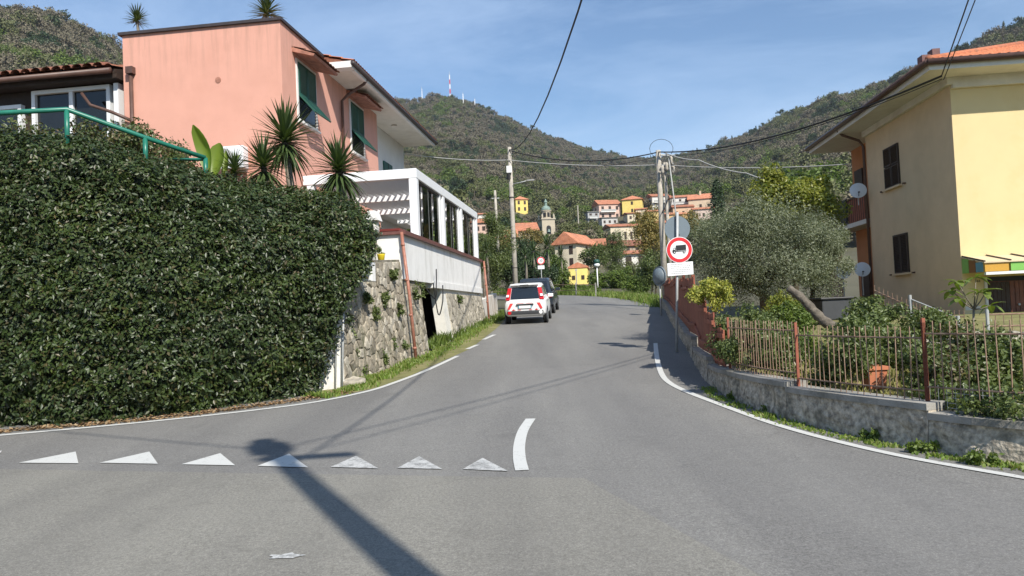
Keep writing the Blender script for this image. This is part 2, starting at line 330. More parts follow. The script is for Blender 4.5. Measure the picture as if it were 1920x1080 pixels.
L['citrus'] = leafmat('yellow_green_leaf', [(0.13,0.16,0.025),(0.20,0.22,0.035),(0.27,0.27,0.05),(0.07,0.105,0.022)], 0.42, 0.3)
L['variegated'] = leafmat('variegated_leaf', [(0.42,0.40,0.07),(0.25,0.28,0.05),(0.50,0.47,0.12),(0.10,0.15,0.03)], 0.45, 0.3)
L['garden'] = leafmat('garden_shrub_leaf', [(0.065,0.095,0.027),(0.105,0.14,0.04),(0.155,0.19,0.062),(0.045,0.068,0.02)], 0.42, 0.22)
L['fresh'] = leafmat('fresh_green_leaf', [(0.075,0.12,0.02),(0.11,0.165,0.03),(0.15,0.20,0.04),(0.055,0.085,0.02)], 0.5, 0.3)
L['grass'] = leafmat('grass_blade', [(0.10,0.17,0.025),(0.15,0.23,0.035),(0.19,0.25,0.05),(0.24,0.24,0.09)], 0.55, 0.3)
L['dark'] = leafmat('dark_evergreen_leaf', [(0.022,0.042,0.016),(0.035,0.06,0.022),(0.05,0.08,0.028)], 0.5, 0.12)
L['bare'] = leafmat('bare_twig', [(0.150,0.130,0.088),(0.175,0.152,0.105),(0.128,0.112,0.075),(0.140,0.130,0.080)], 0.9, 0.0)
L['ochre'] = leafmat('ochre_leaf', [(0.28,0.20,0.05),(0.20,0.15,0.04),(0.13,0.13,0.035),(0.34,0.27,0.09)], 0.6, 0.2)
L['midgreen'] = leafmat('hill_green_leaf', [(0.095,0.105,0.042),(0.125,0.135,0.052),(0.15,0.16,0.065),(0.08,0.09,0.04)], 0.7, 0.15)

# ------------------------------------------------------------------ leaves
def unit(a): return a / np.maximum(np.linalg.norm(a, axis=1, keepdims=True), 1e-9)
def leafverts(pts, nrm, length, width, jitter=0.8, droop=0.0, fold=0.18, rng=RNG):
    n = len(pts); pts = np.asarray(pts, float)
    nn = unit(np.asarray(nrm, float) + rng.normal(0, jitter, (n,3)))
    d = rng.normal(0, 1, (n,3)); d[:,2] -= droop; d = unit(d - nn*np.sum(d*nn, 1, keepdims=True)); s = np.cross(nn, d)
    Ls = (length*rng.uniform(0.65, 1.3, n))[:,None]; Ws = (width*rng.uniform(0.7, 1.25, n))[:,None]
    a = pts; b = pts + d*Ls*0.45 + s*Ws*0.5 + nn*Ws*fold; c = pts + d*Ls; e = pts + d*Ls*0.45 - s*Ws*0.5 + nn*Ws*fold
    V = np.stack([a,b,c,e], 1).reshape(-1,3); i = np.arange(n)*4
    F = np.stack([np.stack([i,i+1,i+2],1), np.stack([i,i+2,i+3],1)], 1).reshape(-1,3)
    return V, F
def leafobj(name, pts, nrm, length, width, m, parent=None, off=(0,0,0), **kw):
    V, F = leafverts(pts, nrm, length, width, **kw)
    me = rawmesh(name, V - np.array(off), F3=F); me.materials.append(m)
    o = bpy.data.objects.new(name, me); COL.objects.link(o); o.parent = parent; return o
def clump_points(n, centre, rad, nclump, crad, rng=RNG, shell=0.55, flat=0.0):
    c = unit(rng.normal(0, 1, (nclump,3))) * (rng.uniform(0, 1, (nclump,1))**(1/3)*(1-shell) + shell*rng.uniform(0.7,1,(nclump,1)))
    c = c*np.array(rad)*np.clip(rng.normal(0.86,0.18,(nclump,1)),0.45,1.2) + np.array(centre)
    k = rng.integers(0, nclump, n); sz = rng.uniform(0.6, 1.25, nclump)[k][:,None]
    off = unit(rng.normal(0,1,(n,3)))*(rng.uniform(0,1,(n,1))**0.5)*crad*sz
    p = c[k] + off; nr = unit(unit(off) + 0.4*unit(p - np.array(centre)) + np.array([0,0,0.35]))
    return p, nr
def limbs(mb, base, top, r0, spread, n, rng, rad):
    base, top = Vector(base), Vector(top); mid = base.lerp(top, 0.5) + Vector((rng.normal(0,.05), rng.normal(0,.05), 0))*(top-base).length
    mb.path([base, mid, top], [r0, r0*0.75, r0*0.5], 8)
    for i in range(n):
        s = mid.lerp(top, rng.uniform(0.1, 1)); a = rng.uniform(0, 6.283)
        e = Vector((rad[0]*spread*math.cos(a), rad[1]*spread*math.sin(a), rad[2]*rng.uniform(-0.1, 0.75))) + top
        m = s.lerp(e, 0.5) + Vector((0,0,0.08*(e-s).length)); mb.path([s, m, e], [r0*0.42, r0*0.25, r0*0.08], 5)
def tree(name, label, cat, base, centre, rad, nleaf, llen, lwid, lm, bark, trunk_r, nclump=26, crad=0.4, nlimb=9, group=None, seed=0, droop=0.2, shell=0.55, lean=(0,0)):
    rng = np.random.default_rng(seed+100); t = thing(name, label, cat, base, 0, group)
    off = Vector(base); mb = MB(); tp = Vector(centre) - Vector((lean[0], lean[1], rad[2]*0.45))
    limbs(mb, base, tp, trunk_r, 0.75, nlimb, rng, rad); mb.build('trunk', bark, t, True, off=off)
    p, nr = clump_points(nleaf, centre, rad, nclump, crad, rng, shell)
    p[:,2] = np.maximum(p[:,2], base[2] + 0.05)
    tag(leafobj('crown', p, nr, llen, lwid, lm, t, off, droop=droop, rng=rng), kind='stuff'); return t

# ================================================================== GROUND, HILLS, ROADS
SKY = [(-300,20,430),(0,32,430),(50,42,430),(100,56,440),(140,72,450),(180,88,460),(222,112,480),(330,180,560),(430,215,700),(600,215,860),(757,200,900),(800,192,900),(845,190,900),(880,200,910),(920,218,920),
       (960,234,940),(1000,249,960),(1040,264,980),(1080,279,1000),(1120,291,1020),(1160,299,1050),(1200,304,1080),(1240,300,1080),(1290,296,1000),(1330,288,920),(1400,260,820),(1450,236,780),(1500,216,740),
       (1560,195,700),(1600,188,690),(1660,166,660),(1700,147,640),(1745,130,620),(1800,112,600),(1850,86,580),(1920,58,560),(2200,40,520)]
TH, E1, RR = [], [], []
for px,py,rr in SKY:
    X,Y,Z = ray(px,py); TH.append(math.atan2(X,Y)); E1.append(Z/math.hypot(X,Y)); RR.append(rr)
TH = [-math.pi,-2.2,-1.4]+TH+[1.4,2.2,math.pi]; E1 = [0.03,0.07,0.22]+E1+[0.24,0.07,0.03]; RR = [900,700,480]+RR+[520,700,900]
def hill(th, d):
    e1 = interp(th, TH, E1); rr = interp(th, TH, RR); e0 = 0.02 if abs(th) < 1.2 else 0.0
    x, y = d*math.sin(th), d*math.cos(th)
    zn = zr(y) if y > 0 else 0.0
    if d < 50: return zn
    t = min(1.0, max(0.0, (d-62)/(rr-62)))
    e = e0 + (e1-e0)*t**0.62 + 0.035*math.exp(-((th-0.19)/0.09)**2 - ((d-310)/100)**2)
    z = EYE + d*e
    if d > rr: z = EYE + rr*e1 - (d-rr)*0.3
    if d > 110 : z += mnoise.fractal(Vector((x/70, y/70, 3.1)), 1.0, 2.0, 4)*min(1,(d-110)/150)*6.0*(0.4 if d > rr*0.93 else 1.0)
    w = min(1, max(0, (d-50)/22)); return lerp(zn, max(z, -4.0), w)
ths = list(np.arange(-0.9, 0.9001, 0.0125)); ths += list(np.arange(0.95, 2*math.pi-0.95, 0.06))
ds = [0.6,2,4,6,8,10,12,14,16,18,20,23,26,30,35,40,45,50,54,58,62,66,70,75,80,87,95,104,114,126,140,155,172,190,210,232,256,282,310,340,372,408,446,488,530,575,625,680,740,800,860,920,980,1040,1110,1200,1350,1600,2000]
mb = MB(); rows = []
for d in ds:
    rows.append([(d*math.sin(t), d*math.cos(t), hill(t if t <= math.pi else t-2*math.pi, d) - (0.09 if d < 66 else 0)) for t in ths + [ths[0]]])
mb.grid(rows); mb.poly([r for r in rows[0][:-1]])
M['terrain'] = mat('woodland_floor', (0.085,0.080,0.045), 0.95, 0.35, 0.05, 0.0, stain=(0.12,0.105,0.075), stscale=0.02)
tag(mb.build('terrain', M['terrain'], smooth=True), kind='structure')

inner = [(-3.9,13.6),(-3.1,16),(-2.35,18.8),(-1.6,24.6),(-0.9,30.5),(-0.35,35),(0.7,41),(1.25,46),(0.9,51),(-1.2,55.8),(-5.5,59.5),(-11,62),(-20,64)]
outer = [(3.75,13.6),(4.1,16),(4.7,18.8),(5.45,24.6),(6.4,30.5),(6.95,35),(7.1,41),(6.9,46),(6.2,51.5),(3.9,58),(-0.6,63),(-7,66.5),(-18,69)]
mb = MB(); rows = []
for y in np.arange(-40, 13.61, 0.8):          # level junction
    xl = -70 if y < 10.4 else lerp(-14, -3.9, min(1,(y-10.4)/3.2)); xr = 60 if y < 2.5 else interp(y, [2.5,5,6.5,9.5,11.6,13.6], [30,6.6,5.0,3.75,3.5,3.75])
    rows.append([(lerp(xl,xr,k/10), y, zr(y)) for k in range(11)])
def catm(pts, m):
    out = []; n = len(pts)
    for i in range(n-1):
        p0,p1,p2,p3 = (Vector(pts[max(0,min(n-1,j))]) for j in (i-1,i,i+1,i+2))
        for k in range(m):
            t = k/m; out.append(0.5*((2*p1)+(p2-p0)*t+(2*p0-5*p1+4*p2-p3)*t*t+(3*p1-p0-3*p2+p3)*t**3))
    return out + [Vector(pts[-1])]
for a,b in zip(catm(inner,4), catm(outer,4)):
    rows.append([(lerp(a.x,b.x,k/10), lerp(a.y,b.y,k/10), zr(lerp(a.y,b.y,k/10))) for k in range(11)])
mb.grid(rows); ROAD = tag(mb.build('road', M['asphalt']), kind='structure')
# the crossing road's older, paler asphalt, 4 mm above
A, B = G(-420,872), G(1095,897)
mb = MB(); rows = []
for k in range(25):
    t = k/24; top = A.lerp(B, t); top.x = lerp(-60, B.x, t) if t < 0 else top.x
    e = B + (G(1362,1079) - B)*1.0; bx = lerp(-14, e.x+0.9, t)
    rows.append([(lerp(top.x, bx, s/8), lerp(top.y, 2.0, s/8), zr(lerp(top.y, 2.0, s/8)) + 0.004) for s in range(9)])
mb.grid(rows); tag(mb.build('crossing_road', M['asphalt2']), kind='structure')

def strip(pts, w, lift=0.009, ):
    m = MB(); pts = [Vector((p.x,p.y,0)) for p in pts]; n = len(pts); rr_ = []
    for i,p in enumerate(pts):
        d = (pts[min(i+1,n-1)] - pts[max(i-1,0)]).normalized(); s = Vector((d.y,-d.x,0))*w/2
        rr_.append([((p-s).x,(p-s).y,zr((p-s).y)+lift), ((p+s).x,(p+s).y,zr((p+s).y)+lift)])
    return m.grid(rr_)
def pline(pix, m=6): return catm([tuple(G(*p)) for p in pix], m)
strip(pline([(-330,848),(-120,829),(0,817),(180,801),(350,784),(500,767),(600,753),(690,734),(740,718),(800,695),(858,668)]), 0.115).build('edge_line', M['paint'], ROAD)
for a,b in (((876,655),(895,647)),((907,637),(927,628))): strip([G(*a),G(*b)], 0.13).build('edge_dash', M['paint'], ROAD)
strip(pline([(1229,644),(1232,672),(1240,700),(1255,718),(1290,736),(1350,759),(1450,795),(1560,826),(1700,858),(1920,897),(2150,935)]), 0.105).build('edge_line', M['paint'], ROAD)
strip(pline([(995,786),(981,808),(974,834),(974,860),(979,883)]), 0.135).build('centre_mark', M['paint'], ROAD)
for tri in (((-120,868),(-15,870),(4,846)),((35,869),(147,870),(142,848)),((187,869),(296,871),(280,848)),((340,872),(441,874),(413,851)),((483,875),(578,878),(542,852)),((620,877),(710,880),(668,856)),((745,879),(829,881),(786,857)),((868,881),(953,885),(905,860))):
    a,b,c = (G(*p) for p in tri); m = MB(); rws = []
    for k in range(5):
        l = a.lerp(c,k/4*0.985); r_ = b.lerp(c,k/4*0.985); rws.append([(lerp(l.x,r_.x,q/3), lerp(l.y,r_.y,q/3), zr(lerp(l.y,r_.y,q/3))+0.010) for q in range(4)])
    m.grid(rws).build('give_way_triangle', M['paint_worn'] if tri[0][0] > 600 else M['paint'], ROAD)
m = MB(); c0 = G(535,1045); pts = []
for k in range(18):
    a = k/18*6.283; r_ = 1+0.3*math.sin(5*a+1)+random.uniform(-.2,.2); pts.append((c0.x+0.12*r_*math.cos(a), c0.y+0.055*r_*math.sin(a), zr(c0.y)+0.0105))
m.poly(pts).build('paint_smear', M['paint_worn'], ROAD)

# ================================================================== WOODLAND ON THE HILLS (nobody could count it)
def proto(name, n, kind, lm, seed):
    rng = np.random.default_rng(seed)
    if kind == 'round': p, nr = clump_points(n, (0,0,0.62), (0.46,0.46,0.38), 12, 0.17, rng, 0.5)
    elif kind == 'bare':
        p, nr = clump_points(n, (0,0,0.60), (0.42,0.42,0.40), 16, 0.16, rng, 0.4); nr[:,2] *= 0.2
    elif kind == 'cone':
        h = rng.uniform(0,1,n)**1.3; a = rng.uniform(0,6.283,n); r_ = 0.22*(1-h)*rng.uniform(0.5,1.1,n)+0.01
        p = np.stack([r_*np.cos(a), r_*np.sin(a), h], 1); nr = np.stack([np.cos(a),np.sin(a),0.6+0*a],1)
    elif kind == 'pine':
        p, nr = clump_points(n, (0,0,0.86), (0.34,0.34,0.14), 9, 0.12, rng, 0.6)
    sz = {'round':0.085,'bare':0.10,'cone':0.075,'pine':0.08}[kind]
    V,F = leafverts(p, nr, sz, sz*(0.8 if kind!='bare' else 0.5), rng=rng, droop=-1.2 if kind=='bare' else 0.2)
    mb = MB(); mb.path([(0,0,-0.15),(0.01,0,0.35),(0,0,0.8)], [0.018,0.014,0.004], 4)
    tv = np.array(mb.v); tf = []
    for f in mb.f:
        for k in range(1,len(f)-1): tf.append((f[0],f[k],f[k+1]))
    V2 = np.concatenate([V,tv]); F2 = np.concatenate([F, np.array(tf)+len(V)])
    me = rawmesh(name, V2, F3=F2); me.materials.append(lm); me.materials.append(M['bark_grey'])
    mi = np.zeros(len(F2), dtype=np.int32); mi[len(F):] = 1; me.polygons.foreach_set('material_index', mi)
    return bpy.data.objects.new(name, me)     # not linked: only a source for the woodland
def scatter(name, pts, scl, src, label, cat):
    me = bpy.data.meshes.new(name); me.vertices.add(len(pts)); me.vertices.foreach_set('co', np.asarray(pts,dtype=np.float32).ravel())
    at = me.attributes.new('size','FLOAT','POINT'); at.data.foreach_set('value', np.asarray(scl,dtype=np.float32))
    o = bpy.data.objects.new(name, me); COL.objects.link(o); tag(o, label, cat, None, 'stuff')
    ng = bpy.data.node_groups.new(name,'GeometryNodeTree'); ng.interface.new_socket('Geometry',in_out='INPUT',socket_type='NodeSocketGeometry'); ng.interface.new_socket('Geometry',in_out='OUTPUT',socket_type='NodeSocketGeometry')
    gi = ng.nodes.new('NodeGroupInput'); go = ng.nodes.new('NodeGroupOutput'); ip = ng.nodes.new('GeometryNodeInstanceOnPoints')
    oi = ng.nodes.new('GeometryNodeObjectInfo'); oi.inputs['Object'].default_value = src; oi.inputs['As Instance'].default_value = True
    rv = ng.nodes.new('FunctionNodeRandomValue'); rv.data_type = 'FLOAT_VECTOR'; rv.inputs[0].default_value = (-0.08,-0.08,0); rv.inputs[1].default_value = (0.08,0.08,6.28)
    na = ng.nodes.new('GeometryNodeInputNamedAttribute'); na.data_type = 'FLOAT'; na.inputs[0].default_value = 'size'
    k = ng.links.new; k(gi.outputs[0], ip.inputs['Points']); k(oi.outputs['Geometry'], ip.inputs['Instance']); k(rv.outputs[0], ip.inputs['Rotation']); k(na.outputs[0], ip.inputs['Scale']); k(ip.outputs[0], go.inputs[0])
    md = o.modifiers.new('scatter','NODES'); md.node_group = ng; return o

# village buildings first as numbers, so the woodland can leave room: (key, px left, px right, py eave, py base, distance)
VIL = []
# ================================================================== VILLAGE
WIN_ME = {}
def plaster(col, key): return mat('plaster_'+key, col, 0.9, 0.07, 0.6, stain=tuple(c*0.82 for c in col), stscale=0.4)
def village_house(label, pl, pr, pe, pb, d, depth=7.0, rot=0.0, col=(0.6,0.5,0.3), key='a', roof='hip', rh=1.8, cols=2, rows=2, win=(0.9,1.4), over=0.45, roofm='tile_far', side=True, chimney=False, name='village_house', shut='shutter_brown', balcony=False, group='houses of the hillside village'):
    pc = (pl+pr)/2
    for dd in np.arange(d*0.7, d*1.3, 2.0):
        q = P(pc, pb, dd)
        if hill(math.atan2(q.x,dd), math.hypot(q.x,dd)) > q.z: d = dd; break
    c = P(pc, pe, d); w = (pr-pl)*d/FPX; zb = P(pc, pb, d).z
    VIL.append((math.atan2(c.x, d), w*0.5/d, d, (zb-EYE)/d, (c.z-EYE)/d))
    t = thing(name, label, 'house', (c.x, d, zb-4), R(rot), group); wm = plaster(col, key)
    ze = c.z - zb + 4; hw = w/2
    wall = MB().box(-hw, hw, 0, depth, 0, ze).build('wall', wm, t)
    mb = MB(); o = over; th_ = 0.14
    A0 = (-hw-o,-o,ze-0.02); B0 = (hw+o,-o,ze-0.02); C0 = (hw+o,depth+o,ze-0.02); D0 = (-hw-o,depth+o,ze-0.02)
    up = lambda p: (p[0],p[1],p[2]+th_)
    if roof == 'hip':
        k = min(depth, w)/2*0.9
        if w >= depth: r1, r2 = (-hw+k*0.9, depth/2, ze+rh), (hw-k*0.9, depth/2, ze+rh)
        else: r1, r2 = (0, k, ze+rh), (0, depth-k, ze+rh)
        vs = [A0,B0,C0,D0,up(A0),up(B0),up(C0),up(D0),r1,r2]
        fs = [(0,3,2,1),(0,1,5,4),(1,2,6,5),(2,3,7,6),(3,0,4,7)] + ([(4,5,9,8),(5,6,9),(6,7,8,9),(7,4,8)] if w >= depth else [(4,5,8),(5,6,9,8),(6,7,9),(7,4,8,9)])
    elif roof == 'gable_x':
        r1, r2 = (-hw-o, depth/2, ze+rh), (hw+o, depth/2, ze+rh); vs = [A0,B0,C0,D0,up(A0),up(B0),up(C0),up(D0),r1,r2]
        fs = [(0,3,2,1),(0,1,5,4),(1,2,6,9,5),(2,3,7,6),(3,0,4,8,7),(4,5,9,8),(6,7,8,9)]
    elif roof == 'gable_y':
        r1, r2 = (0,-o,ze+rh), (0,depth+o,ze+rh); vs = [A0,B0,C0,D0,up(A0),up(B0),up(C0),up(D0),r1,r2]
        fs = [(0,3,2,1),(0,1,5,8,4),(1,2,6,5),(2,3,7,9,6),(3,0,4,7),(4,8,9,7),(5,6,9,8)]
    else:                                     # 'shed': a lean-to sloping to the front
        vs = [A0,B0,(hw+o,depth+o,ze+rh),(-hw-o,depth+o,ze+rh),up(A0),up(B0),(hw+o,depth+o,ze+rh+th_),(-hw-o,depth+o,ze+rh+th_)]
        fs = [(0,3,2,1),(4,5,6,7),(0,1,5,4),(1,2,6,5),(2,3,7,6),(3,0,4,7)]
        MB().prism([(-hw,0.1),(hw,0.1),(hw,depth),(-hw,depth)], ze, [ze+0.03,ze+0.03,ze+rh,ze+rh]).build('wall', wm, t)
    mb.add(vs, fs); rf = mb.build('roof', M[roofm], t)
    if chimney: MB().box(-0.35,0.35,depth*0.35,depth*0.35+0.6,ze+rh*0.2,ze+rh+1.0).build('chimney', wm, rf)
    if (win, shut) not in WIN_ME:
        m_ = MB().box(-win[0]/2,win[0]/2,-0.05,0.04,-win[1]/2,win[1]/2).mesh('window'); m_.materials.append(M[shut]); WIN_ME[(win,shut)] = m_
    H = ze - 4
    for r_ in range(rows):
        z = 4 + H*(r_+0.52)/rows
        for c_ in range(cols): inst(WIN_ME[(win,shut)], 'window', t, Matrix.Translation((-hw + w*(c_+0.5)/cols, 0, z)))
        if side:
            sx = -1 if rot > 0 else 1
            inst(WIN_ME[(win,shut)], 'window', t, Matrix.Translation((sx*hw, depth*0.5, z)) @ Matrix.Rotation(math.pi/2,4,'Z'))
    if balcony:
        MB().box(-hw*0.9,hw*0.5,-1.1,0,4+H*0.48,4+H*0.53).build('balcony', M['white_wall'], t)
        MB().box(-hw*0.9,hw*0.5,-1.1,-1.05,4+H*0.53,4+H*0.53+0.8).build('balcony_rail', M['cable_grey'], t)
    return t
vy, vc, vp, vw, vg, vs_ = (0.72,0.56,0.17), (0.62,0.54,0.40), (0.62,0.44,0.36), (0.66,0.63,0.57), (0.36,0.36,0.36), (0.34,0.30,0.24)
village_house('yellow two storey house with hip roof alone above the church', 966, 990, 374, 398, 400, 9, 18, vy, 'vy', 'hip', 1.9, 2, 2, (1.0,1.6))
village_house('small white house with dark windows beyond the glazed veranda', 896, 911, 402, 424, 260, 7, 12, vw, 'vw', 'gable_x', 1.0, 2, 1, (0.8,1.3))
village_house('low orange roofed building under the small white house', 890, 912, 418, 440, 240, 7, 0, vp, 'vp', 'gable_x', 1.6, 2, 1, (0.8,1.2))
village_house('cream church hall with broad terracotta roof left of the bell tower', 966, 1008, 433, 470, 240, 9, 5, vc, 'vc', 'gable_x', 2.4, 3, 1, (0.8,1.4))
village_house('low orange roofed outbuilding between utility pole and church', 932, 968, 446, 470, 215, 9, 0, (0.55,0.40,0.2), 'vo', 'gable_x', 2.2, 2, 1, (0.8,1.2))
village_house('cream gable house with orange roof below the bell tower', 1038, 1082, 458, 505, 150, 8, -28, vc, 'vc', 'gable_y', 1.9, 2, 2, (0.6,1.3), chimney=False)
village_house('rough stone house with long orange roof beside cream gable house', 1086, 1132, 462, 500, 160, 6, -6, vs_, 'vs', 'gable_x', 1.5, 2, 1, (0.7,1.1))
village_house('bright yellow gabled shed among the bushes beyond the railing', 1066, 1101, 502, 540, 105, 5, -8, (0.80,0.64,0.20), 'vy2', 'gable_y', 0.55, 2, 1, (0.3,0.4), over=0.08, roofm='tile_far', side=False)
village_house('long cream building with rows of narrow dark windows', 1143, 1223, 424, 460, 195, 9, 8, vc, 'vc', 'gable_x', 1.3, 7, 1, (0.75,2.4), side=False)
village_house('brown lean-to roofed house below the long cream building', 1150, 1222, 461, 480, 175, 5, 5, (0.40,0.32,0.24), 'vb', 'shed', 1.6, 4, 1, (0.7,1.1), roofm='tile_old', side=False)
village_house('white cottage with bright orange lean-to roof and shuttered window', 1166, 1214, 476, 505, 150, 6, 2, vw, 'vw', 'shed', 0.9, 2, 1, (0.9,1.6), side=False)
village_house('tall bright yellow house at the top of the village', 1166, 1203, 374, 402, 320, 9, -14, vy, 'vy', 'hip', 2.0, 1, 2, (0.8,1.3), side=True)
village_house('small yellow annexe beside the tall yellow house', 1150, 1168, 384, 402, 310, 7, -10, (0.74,0.66,0.12), 'vy3', 'gable_x', 1.0, 1, 1, (0.8,1.3), side=False)
village_house('pink and white balconied house under long terracotta roof', 1122, 1164, 383, 412, 300, 9, 10, vp, 'vp', 'gable_x', 2.4, 3, 2, (1.0,1.4), balcony=True)
village_house('grey concrete house with open terrace at village edge', 1101, 1124, 397, 422, 290, 8, 15, vg, 'vg', 'shed', 0.4, 2, 2, (1.0,1.2), roofm='concrete', balcony=True)
village_house('cream house with pale walls right of the yellow annexe', 1192, 1213, 392, 412, 290, 8, -8, vc, 'vc', 'gable_x', 0.9, 2, 1, (0.9,1.2), side=False)
village_house('low ochre house with flat tiled roof behind twin utility poles', 1214, 1244, 396, 414, 280, 8, -5, (0.66,0.50,0.22), 'vo2', 'gable_x', 1.0, 2, 1, (0.8,1.2), side=False)
village_house('white terraced house with orange roof behind twin utility poles', 1222, 1256, 368, 392, 340, 8, 8, vw, 'vw', 'gable_x', 1.6, 3, 1, (1.0,1.3), balcony=True)
village_house('white and pink house crowded beside the utility pole strut', 1258, 1292, 370, 396, 330, 8, -6, vw, 'vw', 'gable_x', 1.4, 3, 2, (0.9,1.2), balcony=True)
village_house('tan house with long sloping orange roof above the olive tree', 1291, 1335, 373, 400, 310, 10, -16, (0.60,0.48,0.34), 'vt', 'gable_x', 2.6, 3, 1, (0.9,1.3), chimney=True)
village_house('ochre house half hidden behind the round sign backs', 1250, 1290, 402, 425, 260, 8, 6, (0.60,0.40,0.20), 'vo3', 'gable_x', 1.2, 3, 1, (0.8,1.2), side=False)

village_house('narrow cream house wedged under the tall yellow house', 1176, 1200, 400, 416, 275, 7, 4, vc, 'vc', 'gable_x', 0.8, 2, 1, (0.8,1.1), side=False)
village_house('grey walled house with small terrace below the balconied house', 1128, 1158, 408, 424, 270, 7, 6, (0.50,0.48,0.45), 'vg2', 'shed', 0.4, 3, 1, (0.8,1.0), roofm='concrete', side=False)
village_house('peach house with orange roof above the sign pole strut', 1262, 1300, 388, 410, 285, 8, -5, (0.62,0.42,0.28), 'vpe', 'gable_x', 1.3, 3, 1, (0.8,1.2), side=False)
village_house('pale pink house stepping down beside the cypress', 1300, 1338, 392, 414, 270, 8, -10, (0.60,0.47,0.40), 'vpp', 'gable_x', 1.2, 3, 1, (0.8,1.2), side=False)
village_house('cream narrow house right of the long windowed building', 1224, 1250, 418, 440, 215, 8, 0, (0.60,0.52,0.36), 'vcc', 'gable_x', 1.2, 2, 1, (0.8,1.3), side=False)

# bell tower
tb = P(1026, 445, 232); k = 232/FPX; hw = 12.5*k
BT = thing('bell_tower', 'stone church bell tower with small green dome and lantern', 'bell tower', (tb.x, 232, tb.z-6), R(14))
VIL.append((math.atan2(tb.x,232), 14/FPX, 232, (tb.z-EYE)/232, (tb.z+9-EYE)/232))
stt = plaster((0.46,0.40,0.30), 'tower'); z1 = P(1026,413,232).z - (tb.z-6)
sh = MB().box(-hw,hw,-hw,hw,0,z1).build('shaft', stt, BT)
MB().box(-hw-0.25,hw+0.25,-hw-0.25,hw+0.25,z1,z1+0.35).build('cornice', plaster((0.42,0.37,0.29),'trim'), BT)
MB().box(-hw-0.15,hw+0.15,-hw-0.15,hw+0.15,z1-5.4,z1-5.1).build('cornice', plaster((0.42,0.37,0.29),'trim'), BT)
def arch(w,h,n=7): return [(-w,0),(w,0)] + [(w*math.cos(a), h+w*math.sin(a)) for a in np.linspace(0,math.pi,n)]
for rz in (0, math.pi/2, -math.pi/2, math.pi):
    pr_ = arch(0.75, 2.0); mb = MB(); mr_ = Matrix.Rotation(rz,3,'Z')
    mb.add([mr_@Vector((x,-hw-0.03,z1-4.6+z)) for x,z in pr_]+[mr_@Vector((x,-hw+0.5,z1-4.6+z)) for x,z in pr_], [tuple(range(len(pr_))),tuple(range(2*len(pr_)-1,len(pr_)-1,-1))]+[(i,(i+1)%len(pr_),len(pr_)+(i+1)%len(pr_),len(pr_)+i) for i in range(len(pr_))])
    op = mb.build('belfry_opening', M['black'], BT); MB().lathe([(0.1,0.9),(0.28,0.8),(0.34,0.4),(0.5,0)], tuple(mr_@Vector((0,-hw-0.1,z1-3.9))), 10).build('bell', M['dome'], op)
dr = hw*0.74; zd = P(1022,395,232).z - (tb.z-6)
MB().lathe([(dr,z1+0.35),(dr,zd-0.3),(dr+0.2,zd-0.25),(dr+0.2,zd)], n=16).build('drum', stt, BT)
for a in range(8):
    q = Matrix.Rotation(a*math.pi/4+0.2,3,'Z'); mb = MB().box(-0.4,0.4,-dr-0.06,-dr+0.2,z1+0.9,z1+2.3); mb.v = [tuple(q@Vector(v)) for v in mb.v]; mb.build('drum_window', M['black'], BT)
for sx in (-1,1):
    for sy in (-1,1): MB().lathe([(0.3,z1+0.35),(0.3,z1+1.2),(0.05,z1+1.9)], (sx*hw*0.9,sy*hw*0.9,0), 8).build('pinnacle', stt, BT)
MB().lathe([(dr*1.0*math.cos(a), zd+dr*1.05*math.sin(a)) for a in np.linspace(0,1.42,8)], n=16).build('dome', M['dome'], BT, True)
zt = zd+dr*1.03; MB().lathe([(0.42,zt-0.2),(0.42,zt+0.9),(0.6,zt+1.0),(0.35,zt+1.5),(0.05,zt+2.1)], n=10).build('lantern', M['dome'], BT)

# aerial masts and station on the summit
for px,py0,py1,lab,wid in ((845,140,190,'tall red and white lattice aerial mast on the summit',1.6),(792,166,190,'thin lone aerial mast left of the summit station',0.6),(869,176,196,'short stubby aerial right of the summit station',0.9),(891,186,202,'small pole aerial low on the summit shoulder',0.8)):
    b = P(px,py1+4,893); tp = P(px,py0,893); t = thing('aerial_mast', lab, 'aerial mast', b); hgt = tp.z-b.z; n = 6
    for i in range(n):
        z0, z2 = hgt*i/n, hgt*(i+1)/n; ww = lerp(wid, wid*0.3, (i+0.5)/n); mb = MB()
        for sx,sy in ((-1,-1),(1,-1),(1,1),(-1,1)): mb.bar((sx*ww/2,sy*ww/2,z0),(sx*ww/2,sy*ww/2,z2),0.35,0.35)
        mb.bar((-ww/2,-ww/2,z0),(ww/2,-ww/2,z2),0.25,0.25); mb.bar((ww/2,ww/2,z0),(-ww/2,ww/2,z2),0.25,0.25)
        mb.build('lattice_section', M['sign_white'] if i%2 or px != 845 else M['sign_red'], t)
    MB().path([(0,0,hgt*0.98),(0,0,hgt*1.12)],0.2,6).build('antenna', M['galv'], t)
b = P(838,194,895); t = thing('summit_station', 'white summit transmitter building with flat roof and terrace', 'building', (b.x,895,b.z-6))
MB().box(-6,5,0,8,0,11).build('wall', M['white_wall'], t); MB().box(-6.5,5.5,-0.5,8.5,11,11.6).build('roof', M['white_wall'], t); MB().box(-5,1,1,7,11.6,14).build('upper_room', M['white_wall'], t)
for x in (-4,-1,2): MB().box(x-0.8,x+0.8,-0.1,0.1,7.5,9.2).build('window', M['glass_dark'], t)

